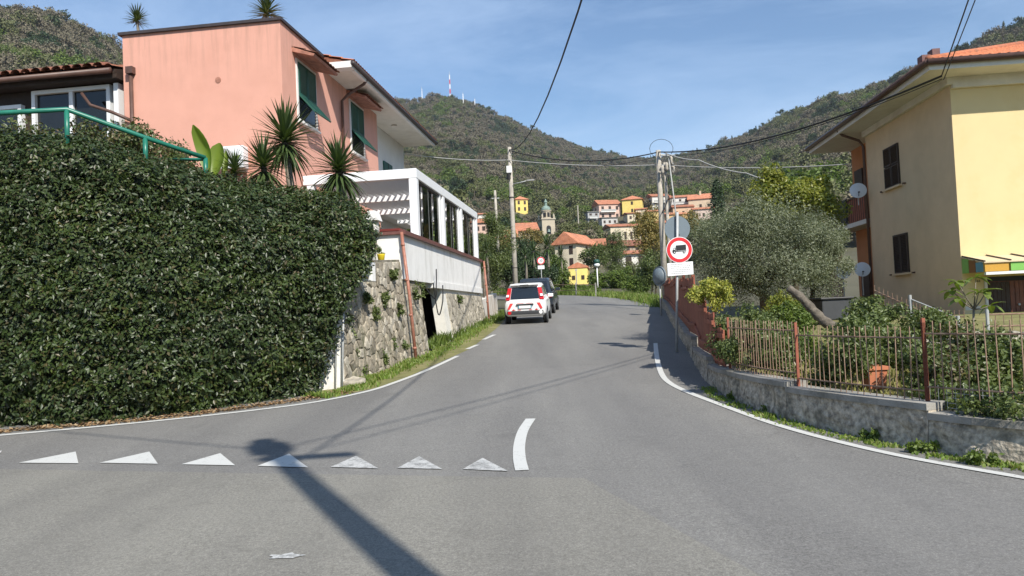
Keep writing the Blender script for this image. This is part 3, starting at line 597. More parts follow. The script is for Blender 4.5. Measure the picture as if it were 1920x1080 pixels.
# ------------------------------------------------------------------ woodland
SRC = {'bare': proto('bare_source', 720, 'bare', L['bare'], 1), 'bare2': proto('bare_source_b', 720, 'round', L['bare'], 7), 'green': proto('green_source', 720, 'round', L['midgreen'], 2), 'fresh': proto('fresh_source', 720, 'round', L['fresh'], 3),
       'dark': proto('dark_source', 720, 'round', L['dark'], 4), 'cone': proto('cone_source', 360, 'cone', L['dark'], 5), 'pine': proto('pine_source', 300, 'pine', L['dark'], 6)}
PT = {k: [] for k in SRC}; SZ = {k: [] for k in SRC}
rw = random.Random(5)
def try_tree(th, d, ridge=False):
    rr = interp(th, TH, RR)
    if d > rr*1.03: return
    z = hill(th, d); x, y = d*math.sin(th), d*math.cos(th)
    nv = mnoise.fractal(Vector((x/55, y/75, 9.2)), 1.0, 2.0, 3); n2 = mnoise.noise(Vector((x/23, y/30, 4.4)))
    el = d/rr
    if ridge: kind = rw.choices(['dark','pine','cone','bare','green'], [3,2,2,4,1])[0]
    elif nv + 0.55*(0.42-el) > 0.28: kind = 'fresh' if n2 > -0.1 else 'green'
    elif nv + 0.55*(0.42-el) > 0.0: kind = rw.choices(['green','fresh','bare2','dark'], [6,2,3,1])[0]
    elif n2 < -0.36: kind = rw.choices(['dark','cone','pine'], [6,1,1])[0]
    else: kind = rw.choices(['bare','bare2','green','dark'], [7,6,1.2,.7])[0]
    if th < -0.42 and 0.35 < el < 0.8 and nv > -0.15: kind = 'fresh' if rw.random() < 0.75 else 'green'
    s = rw.uniform(4.8, 8.8)*(1.0+0.45*max(0,n2)) + (3.5 if rw.random() < 0.06 else 0)
    if kind == 'cone': s *= 1.1
    if 105 < d < 330 and -0.06 < th < 0.34: s *= 0.62
    if d < 130: s *= 0.7
    et = (z + s*0.95 - EYE)/d
    for tv, hwid, dv, eb, ee in VIL:
        if d < dv + 12 and abs(th-tv) < hwid + 0.45*s/d:
            if d > dv-3 or et > eb + 0.12*(ee-eb): return
    PT[kind].append((x, y, z-0.2)); SZ[kind].append(s)
for _ in range(26000):
    th = rw.uniform(-0.72, 0.72); rr = interp(th, TH, RR); d = math.sqrt(rw.uniform(100**2, (rr*1.02)**2)); try_tree(th, d)
for _ in range(1500): try_tree(rw.uniform(-0.1,0.3), rw.uniform(105,330))
for _ in range(420): th = rw.uniform(-0.7,0.7); try_tree(th, interp(th,TH,RR)*rw.uniform(0.985,1.01), True)
for k,lab in (('bare','leafless grey brown woodland covering the hills'),('bare2','leafless rounded brown trees covering the hills'),('green','olive green woodland on the hill slopes'),('fresh','fresh light green trees on the lower slopes'),('dark','dark evergreen trees scattered over the hills'),('cone','pointed dark conifers along the hills'),('pine','umbrella pines standing out on the ridges')):
    scatter({'bare':'bare_woodland','bare2':'brown_woodland','green':'green_woodland','fresh':'fresh_woodland','dark':'evergreen_woodland','cone':'conifer_woodland','pine':'pine_woodland'}[k], PT[k], SZ[k], SRC[k], lab, 'woodland')
# ================================================================== LEFT SIDE: TERRACE, HEDGE, WALL, VERANDA, PINK HOUSE
UA = -math.atan(0.126)                        # bearing of the left-hand frontage
ux, uy = math.sin(-UA), math.cos(-UA)
mb = MB().prism([(-60,13.6),(-8.6,13.4),(-5.2,14.8),(-4.3,15.6),(-3.85,18.9),(-2.5,30.3),(-2.2,33),(-1.9,40),(-3,46),(-60,60)], -0.3, [4.2,4.2,3.3,2.7,2.55,2.5,2.2,2.4,3.0,6.0])
tag(mb.build('terrace', M['soil']), kind='structure')

# ---- ivy-like hedge: control points along the face, bottom to top
cols_b = [(-330,842),(-120,815),(0,800),(150,792),(300,778),(450,757),(560,741),(594,735)]
base = [G(*p) for p in cols_b]
def fr(pix, dd): return [P(px,py,b.y+d_) for (px,py),b,d_ in zip(pix, base, dd)]
lvl = [[Vector((b.x,b.y,b.z-0.05)) for b in base],
       fr([(-330,700),(-120,690),(0,690),(155,688),(315,680),(465,672),(585,668),(606,668)], [-.12,-.12,-.12,-.12,-.12,-.1,-.05,0.1]),
       fr([(-330,560),(-120,560),(0,560),(165,560),(335,565),(490,570),(610,575),(648,566)], [-.05,-.05,-.05,-.05,-.05,0,.1,.3]),
       fr([(-330,430),(-120,430),(0,430),(180,435),(350,445),(510,460),(630,478),(703,470)], [.2,.2,.2,.2,.2,.3,.5,.9]),
       fr([(-330,300),(-120,305),(0,308),(150,315),(310,345),(430,372),(620,395),(690,420)], [.5,.5,.5,.5,.5,.7,1.0,1.5]),
       fr([(-330,262),(-120,266),(0,268),(140,275),(300,318),(425,352),(600,375),(665,392)], [1.0,1.0,1.0,1.0,1.0,1.2,1.6,2.2])]
lvl.append([p + Vector((-0.25,0.9,0.05)) for p in lvl[-1]])
lvl.append([p + Vector((-0.1,0.35,-1.2)) for p in lvl[-1]])
def surf(ctrl, mu, mv):
    rows_ = [catm([tuple(p) for p in r], mu) for r in ctrl]
    cols_ = [catm([tuple(r[i]) for r in rows_], mv) for i in range(len(rows_[0]))]
    return [[cols_[i][j] for i in range(len(cols_))] for j in range(len(cols_[0]))]
def surf_samples(rows_, n, rng):
    Gd = np.array([[tuple(p) for p in r] for r in rows_]); a = Gd[:-1,:-1].reshape(-1,3); b = Gd[:-1,1:].reshape(-1,3); c = Gd[1:,:-1].reshape(-1,3); d = Gd[1:,1:].reshape(-1,3)
    nr = np.cross(b-a, c-a); ar = np.linalg.norm(nr,axis=1); k = rng.choice(len(a), n, p=ar/ar.sum()); u = rng.uniform(0,1,(n,1)); v = rng.uniform(0,1,(n,1))
    return a[k]*(1-u)*(1-v)+b[k]*u*(1-v)+c[k]*(1-u)*v+d[k]*u*v, unit(nr[k])
HS = surf(lvl, 8, 7)
for r_ in HS:
    for p in r_:
        q = mnoise.fractal(Vector((p.x*1.1,p.y*1.1,p.z*2.1)), 1.0, 2.0, 3)*0.27 + mnoise.noise(Vector((p.x*3.6,p.y*3.6,p.z*5.5)))*0.12
        p.y -= q; p.x += q*0.3
HG = thing('hedge', 'tall dense dark green hedge draped over the roadside bank', 'hedge', (base[4].x, base[4].y+0.5, 0.2))
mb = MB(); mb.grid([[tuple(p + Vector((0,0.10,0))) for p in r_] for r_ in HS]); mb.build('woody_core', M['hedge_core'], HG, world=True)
rng = np.random.default_rng(3); pts, nr = surf_samples(HS, 112000, rng)
if nr[:,1].mean() > 0: nr = -nr
dep = rng.uniform(-0.06, 0.17, (len(pts),1)) + 0.11*np.array([[mnoise.noise(Vector(p)*5.5)] for p in pts]); pts = pts + nr*dep
tag(leafobj('foliage', pts, nr*0.9 + np.array([0,-0.1,0.35]), 0.084, 0.041, L['hedge'], HG, HG.location, jitter=0.55, droop=0.7, rng=rng), kind='stuff')
# fallen leaves along the foot of the hedge, weeds on the verge
bl = catm([tuple(G(*p)) for p in [(-200,838),(0,812),(200,796),(400,774),(560,752),(640,738)]], 10); n = 2600
k = rng.integers(0,len(bl),n); lp = np.array([tuple(bl[i]) for i in k]) + np.stack([rng.normal(0,.12,n), np.abs(rng.normal(0.05,.13,n)), np.full(n,0.012)],1)
lp[:,2] = [zr(y)+0.012 for y in lp[:,1]]
tag(leafobj('leaf_litter', lp, np.tile([0,0,1.0],(n,1)), 0.07, 0.035, M['dry'], jitter=0.25, rng=rng), 'dry brown fallen leaves along the foot of the hedge', 'leaf litter', None, 'stuff')
def grass(name, label, line, width, n, hgt, m=None, seed=0, ok=None, zf=None):
    rng = np.random.default_rng(seed); ln = catm([tuple(p) for p in line], 12); k = rng.uniform(0, len(ln)-1.001, n); i = k.astype(int); f = (k-i)[:,None]
    A_ = np.array([tuple(p) for p in ln]); p = A_[i]*(1-f)+A_[i+1]*f; d = unit(A_[i+1]-A_[i]); s = np.stack([d[:,1],-d[:,0],0*d[:,0]],1)
    p = p + s*(rng.normal(0,0.33,n)*width)[:,None]
    keep = np.array([mnoise.noise(Vector((q[0]*2.2,q[1]*2.2,seed))) for q in p]) > rng.uniform(-0.5,0.25,n); p = p[keep]; p = p if ok is None else p[[bool(ok(a,b)) for a,b in p[:,:2]]]; n = len(p)
    p[:,2] = [ (zf(a,b) if zf else zr(b)) for a,b in p[:,:2]]
    h = hgt*rng.uniform(0.35,1.3,n)*(0.7+0.6*np.array([mnoise.noise(Vector((q[0]*1.3,q[1]*1.3,5+seed))) for q in p])); h = np.maximum(h, 0.02)
    a = rng.uniform(0,6.283,n); w = rng.uniform(0.008,0.016,n)*(1+hgt*2); ln_ = rng.normal(0,0.35,(n,2))*h[:,None]
    sx = np.stack([np.cos(a)*w, np.sin(a)*w, 0*a],1); tip = p + np.stack([ln_[:,0],ln_[:,1],h],1); md = p + np.stack([ln_[:,0]*0.35,ln_[:,1]*0.35,h*0.6],1)
    V = np.stack([p-sx,p+sx,md+sx*0.8,tip,md-sx*0.8],1).reshape(-1,3); q = np.arange(n)*5
    me = rawmesh(name, V, F3=np.concatenate([np.stack([q,q+1,q+2],1),np.stack([q,q+2,q+4],1),np.stack([q+4,q+2,q+3],1)])); me.materials.append(m or L['grass'])
    o = bpy.data.objects.new(name, me); COL.objects.link(o); return tag(o, label, 'grass', None, 'stuff')
tag(strip([G(610,738),G(690,722),G(770,688),G(850,655),G(905,618),G(925,602)], 0.95, 0.004).build('verge', M['grassy']), kind='structure')
grass('verge_grass', 'bright green grass and weeds below the stone wall', [G(592,746),G(660,730),G(700,712),G(775,682),G(835,655),G(890,622),G(920,604)], 0.42, 9000, 0.12, None, 2)
grass('wall_foot_weeds', 'taller weeds against the pale wall behind the white car', [G(800,655),G(850,632),G(895,612),G(935,600),G(946,592)], 0.35, 5200, 0.3, L['fresh'], 4)
# whitewashed pillar with drain pipes
a = G(596,736); b = G(646,728)
pl_ = thing('retaining_pillar', 'whitewashed concrete pillar between hedge and stone wall', 'pillar', (b.x-0.3,b.y+0.1,b.z))
mb = MB(); zt = 2.3; mb.hexa([(a.x-0.3,a.y+0.1,b.z-0.2),(b.x,b.y,b.z-0.2),(b.x-0.15,b.y+0.7,b.z-0.2),(a.x-0.3,a.y+0.8,b.z-0.2)], [(a.x-0.2,a.y+0.35,zt),(b.x-0.04,b.y+0.22,zt),(b.x-0.2,b.y+0.8,zt),(a.x-0.3,a.y+0.9,zt)])
mb.build('column', M['pillar'], pl_, world=True)
for px0,px1 in ((628,632),(641,645)): MB().path([P(px0,733,b.y-0.05),P(px1,540,b.y+0.05)],0.022,8).build('conduit_pipe', M['galv'], pl_, True, world=True)
mb = MB(); c = G(655,728); pts_ = [(c.x+0.28*math.cos(t)*(1+.2*math.sin(3*t)), c.y+0.2+0.2*math.sin(t)) for t in np.linspace(0,6.28,9)[:-1]]
mb.prism(pts_, c.z-0.05, [c.z+random.uniform(.1,.22) for _ in pts_]); solo(mb, 'boulder', M['stone_pale'], 'pale rough stone block at the foot of the pillar', 'stone', (c.x,c.y+0.2,c.z), bevel=0.03)

# ---- stone retaining wall
B0, B1, B2 = G(648,724), Vector((-2.57,18.8,zr(18.8))), Vector((-1.09,30.6,zr(30.6)))
def bil(q, u, v): return q[0].lerp(q[1],u).lerp(q[3].lerp(q[2],u), v)
def wallquad(p, q, ztp, ztq, batter): 
    d = (q-p).normalized(); nl = Vector((-d.y, d.x, 0))
    return [Vector((p.x,p.y,p.z-0.15)), Vector((q.x,q.y,q.z-0.15)), Vector((q.x,q.y,ztq))+nl*batter, Vector((p.x,p.y,ztp))+nl*batter]
def clip(poly, a, b, c):                      # keep a*x+b*y <= c
    out = []
    for i in range(len(poly)):
        p, q = poly[i], poly[(i+1)%len(poly)]; dp, dq = a*p[0]+b*p[1]-c, a*q[0]+b*q[1]-c
        if dp <= 0: out.append(p)
        if dp*dq < 0: t = dp/(dp-dq); out.append((p[0]+(q[0]-p[0])*t, p[1]+(q[1]-p[1])*t))
    return out
def stones(quad, cell, parent, mats, seed, proud=0.05):
    rng = random.Random(seed); Lu = (quad[1]-quad[0]).length; Lv = (quad[3]-quad[0]).length
    nu, nv = max(1,round(Lu/cell)), max(1,round(Lv/(cell*0.66))); cs = []
    for j in range(nv):
        for i in range(nu): cs.append(((i+0.5*(j%2)+rng.uniform(-.44,.44)+0.25)/nu*Lu, (j+0.5+rng.uniform(-.42,.42))/nv*Lv))
    nrm = (quad[1]-quad[0]).cross(quad[3]-quad[0]).normalized()
    if nrm.y > 0 and nrm.x < 0: nrm = -nrm
    for k,(x,y) in enumerate(cs):
        poly = [(0,0),(Lu,0),(Lu,Lv),(0,Lv)]
        for x2,y2 in cs:
            if (x2,y2) == (x,y) or (x-x2)**2+(y-y2)**2 > (cell*2.6)**2: continue
            poly = clip(poly, x2-x, y2-y, (x2*x2+y2*y2-x*x-y*y)/2)
            if len(poly) < 3: break
        if len(poly) < 3: continue
        cx_, cy_ = sum(p[0] for p in poly)/len(poly), sum(p[1] for p in poly)/len(poly)
        pr_ = proud*rng.uniform(0.3,1.5); vs = []; n_ = len(poly)
        for sc_,dz in ((0.985,-0.03),(0.94,pr_*0.55),(0.70,pr_)):
            for p in poly:
                u_, v_ = cx_+(p[0]-cx_)*sc_*rng.uniform(0.95,1.02), cy_+(p[1]-cy_)*sc_*rng.uniform(0.95,1.02)
                vs.append(bil(quad, u_/Lu, v_/Lv) + nrm*(dz*rng.uniform(0.85,1.15)))
        fs = [(r_*n_+i, r_*n_+(i+1)%n_, (r_+1)*n_+(i+1)%n_, (r_+1)*n_+i) for r_ in range(2) for i in range(n_)] + [tuple(range(2*n_,3*n_))]
        MB().add(vs, fs).build('stone', mats[0 if rng.random() < 0.72 else 1], parent, world=True)
SW = thing('stone_retaining_wall', 'rough stone retaining wall with doorway under the white veranda', 'wall', (B1.x,B1.y,B1.z))
dA, dB = B1.lerp(B2,0.15), B1.lerp(B2,0.375)  # doorway jambs
for a,b,za,zb_ in ((B0,B1,2.75,3.05),(B1,dA,3.05,2.85),(dB,B2,2.55,2.5)):
    q = wallquad(a,b,za,zb_,0.24); d = (b-a).normalized(); bk = Vector((-d.y,d.x,0))*(0.34 if a is dB else 0.7)
    mb = MB().hexa([q[0],q[1],q[1]+bk,q[0]+bk],[q[3],q[2],q[2]+bk,q[3]+bk]); mb.build('mortar_core', M['mortar'] if a is not dB else M['pillar'], SW, world=True)
stones(wallquad(B0,B1,2.7,3.0,0.235), 0.27, SW, (M['stone'],M['stone_pale']), 1, 0.03)
stones(wallquad(B1,dA,2.4,2.4,0.2), 0.32, SW, (M['stone'],M['stone_pale']), 2, 0.028)
stones(wallquad(dB.lerp(B2,0.09),B2,2.3,2.3,0.19), 0.36, SW, (M['stone_pale'],M['stone_pale']), 3, 0.022)
nl = Vector((-uy,ux,0))                        # into the bank
mb = MB(); j0, j1 = dA, dB
j1 = dB+Vector((ux,uy,0))*2.5
mb.hexa([j0+nl*1.1+Vector((0,0,-.1)), j1+nl*1.1+Vector((0,0,-.1)), j1+nl*1.2+Vector((0,0,-.1)), j0+nl*1.2+Vector((0,0,-.1))],[Vector((*(j0+nl*1.1).xy,2.6)),Vector((*(j1+nl*1.1).xy,2.6)),Vector((*(j1+nl*1.2).xy,2.6)),Vector((*(j0+nl*1.2).xy,2.6))]).build('cellar_shade_sheet', M['dark_wood'], SW, world=True)  # dark sheet whose colour supplies the gloom inside the doorway
j1 = dB
dr_ = MB(); h0, h1 = j0+nl*0.5, j0.lerp(j1,0.55)+nl*0.5
dr_.hexa([h0,h1,h1+nl*.05,h0+nl*.05],[Vector((*h0.xy,1.75)),Vector((*h1.xy,1.75)),Vector((*(h1+nl*.05).xy,1.75)),Vector((*(h0+nl*.05).xy,1.75))]); dd_ = dr_.build('metal_door', M['grey_sign'], SW, world=True)
MB().bar(h0.lerp(h1,.85)+Vector((0.03,0,0.9)), h0.lerp(h1,.85)+Vector((0.03,0,1.05)),0.03,0.03).build('handle', M['dark_metal'], dd_, world=True)
for seed_,(p0,p1,p2) in enumerate((((790,528),(815,560),(818,505)),((812,530),(822,590),(830,535)))):
    mb = MB(); mb.path(catm([tuple(P(*p0,21.3)), tuple(P(*p1,21.6)), tuple(P(p2[0],p2[1]+30,21.6)), tuple(P(*p2,22))],6), 0.018, 6)
    solo(mb, 'hanging_cable', M['cable'], ('black cable looping down beside the doorway', 'thin black cable hanging across the doorway')[seed_], 'cable', tuple(P(*p2,21.6)), smooth=True)
mb = MB().path(catm([tuple(P(784,566,20.3)),tuple(P(772,600,19.6)),tuple(P(775,640,19.3)),tuple(P(782,668,19.2))],6),0.016,6)
solo(mb,'hanging_cable',M['cable'],'black hose running down the stones beside the red pipe','cable',tuple(P(782,668,19.2)))
# wall plants
rngp = np.random.default_rng(21)
for px,py,dy_,s_,lab in ((738,515,18.0,.16,'small tuft growing under the yellow pot on stone wall'),(782,545,19.8,.22,'ivy clump hanging on the wall beside the doorway cables'),(745,585,18.2,.2,'ivy patch left of the red drain pipe'),(660,640,15.2,.25,'green creeper low on the stone wall by the pillar'),(735,640,17.6,.22,'weedy tuft in the lower stone joints'),(705,590,16.5,.14,'little fern clump in the middle of the stone wall'),(690,560,16.0,.12,'small green tuft high on the wall near the meter cabinet'),(722,560,17.2,.13,'dark tuft in a joint above the wall middle'),(672,690,15.5,.2,'broad weed clump at the wall foot by the pillar'),(755,650,18.3,.18,'leafy weed at the wall foot before the red pipe'),(650,600,15.05,.15,'green creeper patch beside the conduit pipe'),(718,672,16.8,.16,'low grassy tuft at the middle of the wall foot'),(860,560,25.6,.16,'green tuft on the pale stones beyond the doorway')):
    c = P(px,py,dy_-0.12); p,nr_ = clump_points(420,(c.x,c.y,c.z),(s_*.8,s_*.5,s_*1.3),9,s_*.45,rngp); t = thing('wall_plant', lab, 'plant', (c.x,c.y,c.z-s_))
    tag(leafobj('foliage',p,nr_,0.06,0.04,L['garden'],t,t.location,rng=rngp),kind='stuff'); MB().path([(0,0.1,0),(0,0.02,s_)],0.01,5).build('stem',M['bark'],t)

# ---- white parapet, gutter, pipes, veranda in the frontage's own frame
VO = Vector((-2.75,18.8,0)); VD = thing('veranda', 'white louvred pergola veranda with sliding glass panes on white parapet', 'veranda', (VO.x,VO.y,2.4), UA)
Z = 2.4
def lb(x0,x1,y0,y1,z0,z1): return MB().box(x0,x1,y0,y1,z0-Z,z1-Z)
lb(-0.22,0.03,0,11.8,2.55,3.68).build('parapet', M['parapet'], VD); lb(-1.2,-0.22,0,0.2,2.95,3.68).build('parapet_return', M['parapet'], VD)
lb(-0.24,0.06,3.2,11.9,2.42,2.62).build('drip_ledge', M['parapet'], VD)
gt = lb(-0.02,0.14,-0.06,11.86,3.68,3.78).build('gutter', M['red_gutter'], VD); lb(-1.3,-0.02,-0.08,0.24,3.685,3.765).build('coping', M['red_gutter'], VD)
lb(-0.25,-0.02,0,11.8,3.68,3.76).build('coping', M['white_metal'], VD)
lb(-3.3,-0.22,0.2,11.8,2.45,2.75).build('floor_slab', M['concrete'], VD)
px_ = -0.12; ys = [2.0,5.4,8.4,11.6]
for i,y in enumerate(ys): lb(px_-0.11,px_+0.11,y-0.13,y+0.13,3.76,5.45).build('post', M['white_metal'], VD, bevel=0.012)
for x in (-3.1,): lb(x-0.1,x+0.1,1.88,2.12,2.75,5.45).build('post', M['white_metal'], VD, bevel=0.012)
for i in range(1,4):
    y = ys[i]-0.42; lb(px_-0.08,px_+0.08,y-0.06,y+0.06,3.76,5.42).build('mullion', M['white_metal'], VD)
lb(px_-0.12,px_+0.12,1.86,11.74,5.45,5.72).build('side_beam', M['white_metal'], VD, bevel=0.012)
lb(-3.3,px_-0.121,1.86,2.1,5.45,5.72).build('front_beam', M['white_metal'], VD, bevel=0.012)
for y in (5.4,8.4): lb(-3.3,px_-0.121,y-0.1,y+0.1,5.40,5.64).build('cross_beam', M['white_metal'], VD)
lb(-3.3,px_-0.121,11.5,11.74,5.45,5.72).build('rear_beam', M['white_metal'], VD)
for y0,y1 in ((2.14,5.28),(5.52,8.28),(8.52,11.46)):
    for k in range(15):
        x = -3.15 + k*0.2; a = MB(); a.bar((x,y0,5.60-Z),(x,y1,5.60-Z),0.018,0.16, up=(0.75,0,0.66)); a.build('louvre', M['white_metal'], VD)
for y0,y1 in ((2.16,4.9),(5.56,7.9),(8.56,11.1)):
    w = (y1-y0)/4
    for k in range(4):
        ox = px_ + (0.03 if k%2 else -0.03); g = lb(ox-0.004,ox+0.004,y0+k*w,y0+(k+1)*w+0.03,3.82,5.40).build('glass_pane', M['glass'], VD)
        lb(ox-0.006,ox+0.006,y0+(k+1)*w-0.006,y0+(k+1)*w+0.012,3.80,5.42).build('pane_frame', M['galv'], g)
    lb(px_-0.06,px_+0.06,y0-0.02,y1+0.06,3.762,3.82).build('track', M['white_metal'], VD); lb(px_-0.06,px_+0.06,y0-0.02,y1+0.06,5.40,5.449).build('track', M['dark_metal'], VD)
# things on the terrace
def vloc(x,y,z): 
    c,s = math.cos(UA), math.sin(UA); return Vector((VO.x+c*x-s*y, VO.y+s*x+c*y, z))
def localthing(name,label,cat,x,y,z,group=None): return thing(name,label,cat,tuple(vloc(x,y,z)),UA,group)
t = localthing('planter_box','long dark red planter box along the veranda front','planter',-1.15,1.45,2.75)
MB().box(-0.75,0.75,-0.22,0.22,0,1.18).build('box',M['red_wood'],t); MB().box(-0.8,0.8,-0.27,0.27,1.18,1.24).build('rim',M['red_wood'],t)
t = localthing('stove_flue','galvanised flue pipe with white stone cowl before the parapet','flue',-0.62,-0.32,2.6)
MB().path([(0,0,0),(0,0,1.15)],0.06,10).build('flue_pipe',M['galv'],t,True)
cw = MB().box(-0.13,0.13,-0.13,0.13,1.14,1.42).build('cowl',M['pillar'],t); MB().add([(-.2,-.2,1.42),(.2,-.2,1.42),(.2,.2,1.42),(-.2,.2,1.42),(-.05,-.2,1.66),(.12,-.2,1.66),(.12,.2,1.66),(-.05,.2,1.66)],[(0,3,2,1),(4,5,6,7),(0,1,5,4),(1,2,6,5),(2,3,7,6),(3,0,4,7)]).build('cap',M['white_wall'],cw)
MB().lathe([(0.07,-0.01),(0.07,0.02)],(0,-0.14,1.27),12,'y').build('vent_hole',M['black'],cw)
t = localthing('flower_pot','small bright yellow flower pot on top of the stone wall','pot',-0.42,-0.36,2.98)
MB().lathe([(0.07,0),(0.1,0.18),(0.11,0.2),(0.09,0.2)],(0,0,0),12).build('pot',mat('yellow_pot',(0.75,0.58,0.03),0.5),t,True)
p,nr_ = clump_points(160,(0,0,0.27),(0.1,0.1,0.08),5,0.06,rngp); tag(leafobj('plant',p,nr_,0.06,0.03,L['garden'],t,rng=rngp),kind='stuff')
for k,(x,y) in enumerate(((-1.3,4.2),(-1.5,7.0),(-1.2,9.8))):
    t = localthing('terrace_table',('dark table behind the first glazed bay','dark table behind the middle glazed bay','dark table behind the last glazed bay')[k],'table',x,y,2.75,'tables on the veranda')
    MB().box(-0.45,0.45,-0.7,0.7,0.72,0.76).build('tabletop',M['dark_wood'],t)
    for sx in (-.38,.38):
        for sy in (-.6,.6): MB().box(sx-.03,sx+.03,sy-.03,sy+.03,0,0.72).build('leg',M['dark_wood'],t)
    for sy in (-.35,.35):
        c_ = localthing('terrace_chair','dark slat-backed chair tucked at the '+('first','middle','last')[k]+' glazed bay table','chair',x+0.75,y+sy,2.75,'chairs on the veranda')
        MB().box(-.2,.2,-.2,.2,.43,.46).build('seat',M['dark_wood'],c_); MB().box(.18,.21,-.2,.2,.5,1.35).build('backrest',M['dark_wood'],c_)
        for sx in (-.18,.18):
            for s2 in (-.18,.18): MB().box(sx-.018,sx+.018,s2-.018,s2+.018,0,.43).build('leg',M['dark_wood'],c_)
# drain pipes (red) and wall meter box
for (top,bot,lab) in (((748,436,18.75),(775,672,18.62),'red drain pipe down the near corner of the stone wall'),((904,490,30.4),(914,606,30.25),'red drain pipe at the far corner below the veranda')):
    a, b = P(*top), P(*bot); t = thing('drain_pipe', lab, 'pipe', tuple(b)); o_ = Vector((0.07,-0.05,0)); mb = MB().path([a+o_,a.lerp(b,.5)+o_+Vector((0.02,0,0)),b+o_],0.042,10); mb.build('pipe',M['red_pipe'],t,True,world=True)
    for f in (0.1,0.38,0.66,0.92): q = a.lerp(b,f)+o_; MB().path([q+Vector((0,0,-.03)),q+Vector((0,0,.03))],0.052,10).build('collar',M['red_pipe'],t,True,world=True)
a = P(676,492,15.35); t = thing('meter_box','white meter cabinet on the stone wall beneath the hedge','cabinet',tuple(a),R(-12))
MB().box(-0.06,0.24,0,0.2,-0.40,0.0).build('cabinet',M['white_wall'],t,bevel=0.01); MB().box(-0.04,0.22,-0.012,0.004,-0.38,-0.02).build('door',M['sign_white'],t)
MB().box(0.18,0.20,-0.02,-0.01,-0.22,-0.18).build('latch',M['dark_metal'],t)
# low white wall continuing past the veranda
a, b = B2, Vector((-0.75,38.0,zr(38)))
q = wallquad(a+Vector((-.1,0.1,0)), b, 2.15, 2.6, 0.05); d = (b-a).normalized(); bk = Vector((-d.y,d.x,0))*0.25
solo(MB().hexa([q[0],q[1],q[1]+bk,q[0]+bk],[q[3],q[2],q[2]+bk,q[3]+bk]),'boundary_wall',mat('peeling_white_wall',(0.66,0.62,0.55),0.9,0.1,3,0.4,15,stain=(0.34,0.24,0.17),stscale=1.4,streak=True),'peeling white boundary wall behind the parked cars','wall',tuple(a))

# ---- pink house
PO = Vector((-5.96,20.0,3.0)); PH = thing('pink_house','two storey pink plastered house with green shutters and flat coping','house',tuple(PO),UA)
Z = 3.0
w_ = lb(-4.62,0,0,3.35,3.0,9.78).build('wall',M['pink'],PH)
lb(-4.62,-0.003,3.352,8.5,3.0,9.42).build('wall',M['pink'],PH); lb(-4.62,-0.5,8.5,14.1,3.0,9.40).build('rear_wall',M['white_wall'],PH)
lb(-4.72,0.06,-0.07,0.12,9.78,9.86).build('coping',M['dark_metal'],PH); lb(-0.10,0.06,0.12,3.42,9.78,9.86).build('coping',M['dark_metal'],PH); lb(-4.72,-4.56,0.12,3.42,9.78,9.86).build('coping',M['dark_metal'],PH)
def ripple(mb, p0, p1, p2, p3, nt_, rows_=8, amp=0.045):   # barrel-tile sheet: p0-p1 eave, p3-p2 ridge
    p0,p1,p2,p3 = map(Vector,(p0,p1,p2,p3)); nrm = (p1-p0).cross(p3-p0).normalized(); nrm = nrm if nrm.z > 0 else -nrm; n = nt_*6; rws = []
    for j in range(rows_):
        for e in (0,1):
            v = (j+e)/rows_; r_ = []
            for i in range(n+1):
                u = i/n; h = amp*abs(math.sin(math.pi*u*nt_)) + (0.03 if e == 0 else 0.0)
                r_.append(p0.lerp(p1,u).lerp(p3.lerp(p2,u),v) + nrm*h)
            rws.append(r_)
    mb.grid([[tuple(p) for p in r_] for r_ in rws]); return mb
ez = 9.42; ex = 0.95
rf = MB().add([(-4.62,3.0,ez-Z),(ex,2.2,ez-Z),(ex,14.3,ez-Z),(-4.62,14.3,ez-Z),(-4.62,3.0,ez-Z+.1),(ex,2.2,ez-Z+.1),(ex,14.3,ez-Z+.1),(-4.62,14.3,ez-Z+.1)],[(0,3,2,1),(4,5,6,7),(0,1,5,4),(1,2,6,5),(2,3,7,6),(3,0,4,7)])
sl = MB().prism([(0.001,3.36),(ex-0.12,3.36),(ex-0.12,14.2),(-0.49,14.2),(-0.49,8.51),(0.001,8.51)],ez-Z-0.02,ez-Z+0.06).build('soffit',M['soffit'],PH)
MB().box(ex-0.119,ex,3.3,14.3,ez-Z-0.06,ez-Z+0.16).build('fascia',M['white_wall'],PH)
MB().box(0.061,ex,2.95,3.3,ez-Z-0.04,ez-Z+0.16).build('eave_return',M['white_wall'],PH)
rt = ripple(MB(),(ex+.05,3.0,ez-Z+.17),(ex+.05,14.4,ez-Z+.17),(-4.4,14.4,ez-Z+1.6),(-4.4,3.0,ez-Z+1.6),56,14).build('roof_tiles',M['tile'],PH,True)
MB().prism([(0.9,3.05),(0.9,14.3),(-4.4,14.3),(-4.4,3.05)],ez-Z+0.1,[ez-Z+.165,ez-Z+.165,ez-Z+1.55,ez-Z+1.55]).build('roof_deck',M['tile_old'],PH)
mb = MB().path([(ex+.04,2.95,ez-Z+.09),(ex+.04,14.4,ez-Z+.09)],0.075,8); mb.build('gutter',M['dark_metal'],PH,True)
mb = MB().path([(ex,4.45,ez-Z+.02),(ex-.1,4.45,ez-Z-.12),(0.3,4.45,ez-Z-.42),(0.08,4.45,ez-Z-.62),(0.08,4.45,3.2)],0.05,8); mb.build('downpipe',M['brown_metal'],PH,True)
mb = MB().path([(-4.35,-0.07,8.7-Z),(-4.35,-0.07,0.2)],0.055,8); dp = mb.build('downpipe',M['brown_metal'],PH,True); MB().box(-4.45,-4.25,-0.17,-0.003,8.66-Z,8.85-Z).build('hopper',M['brown_metal'],dp)
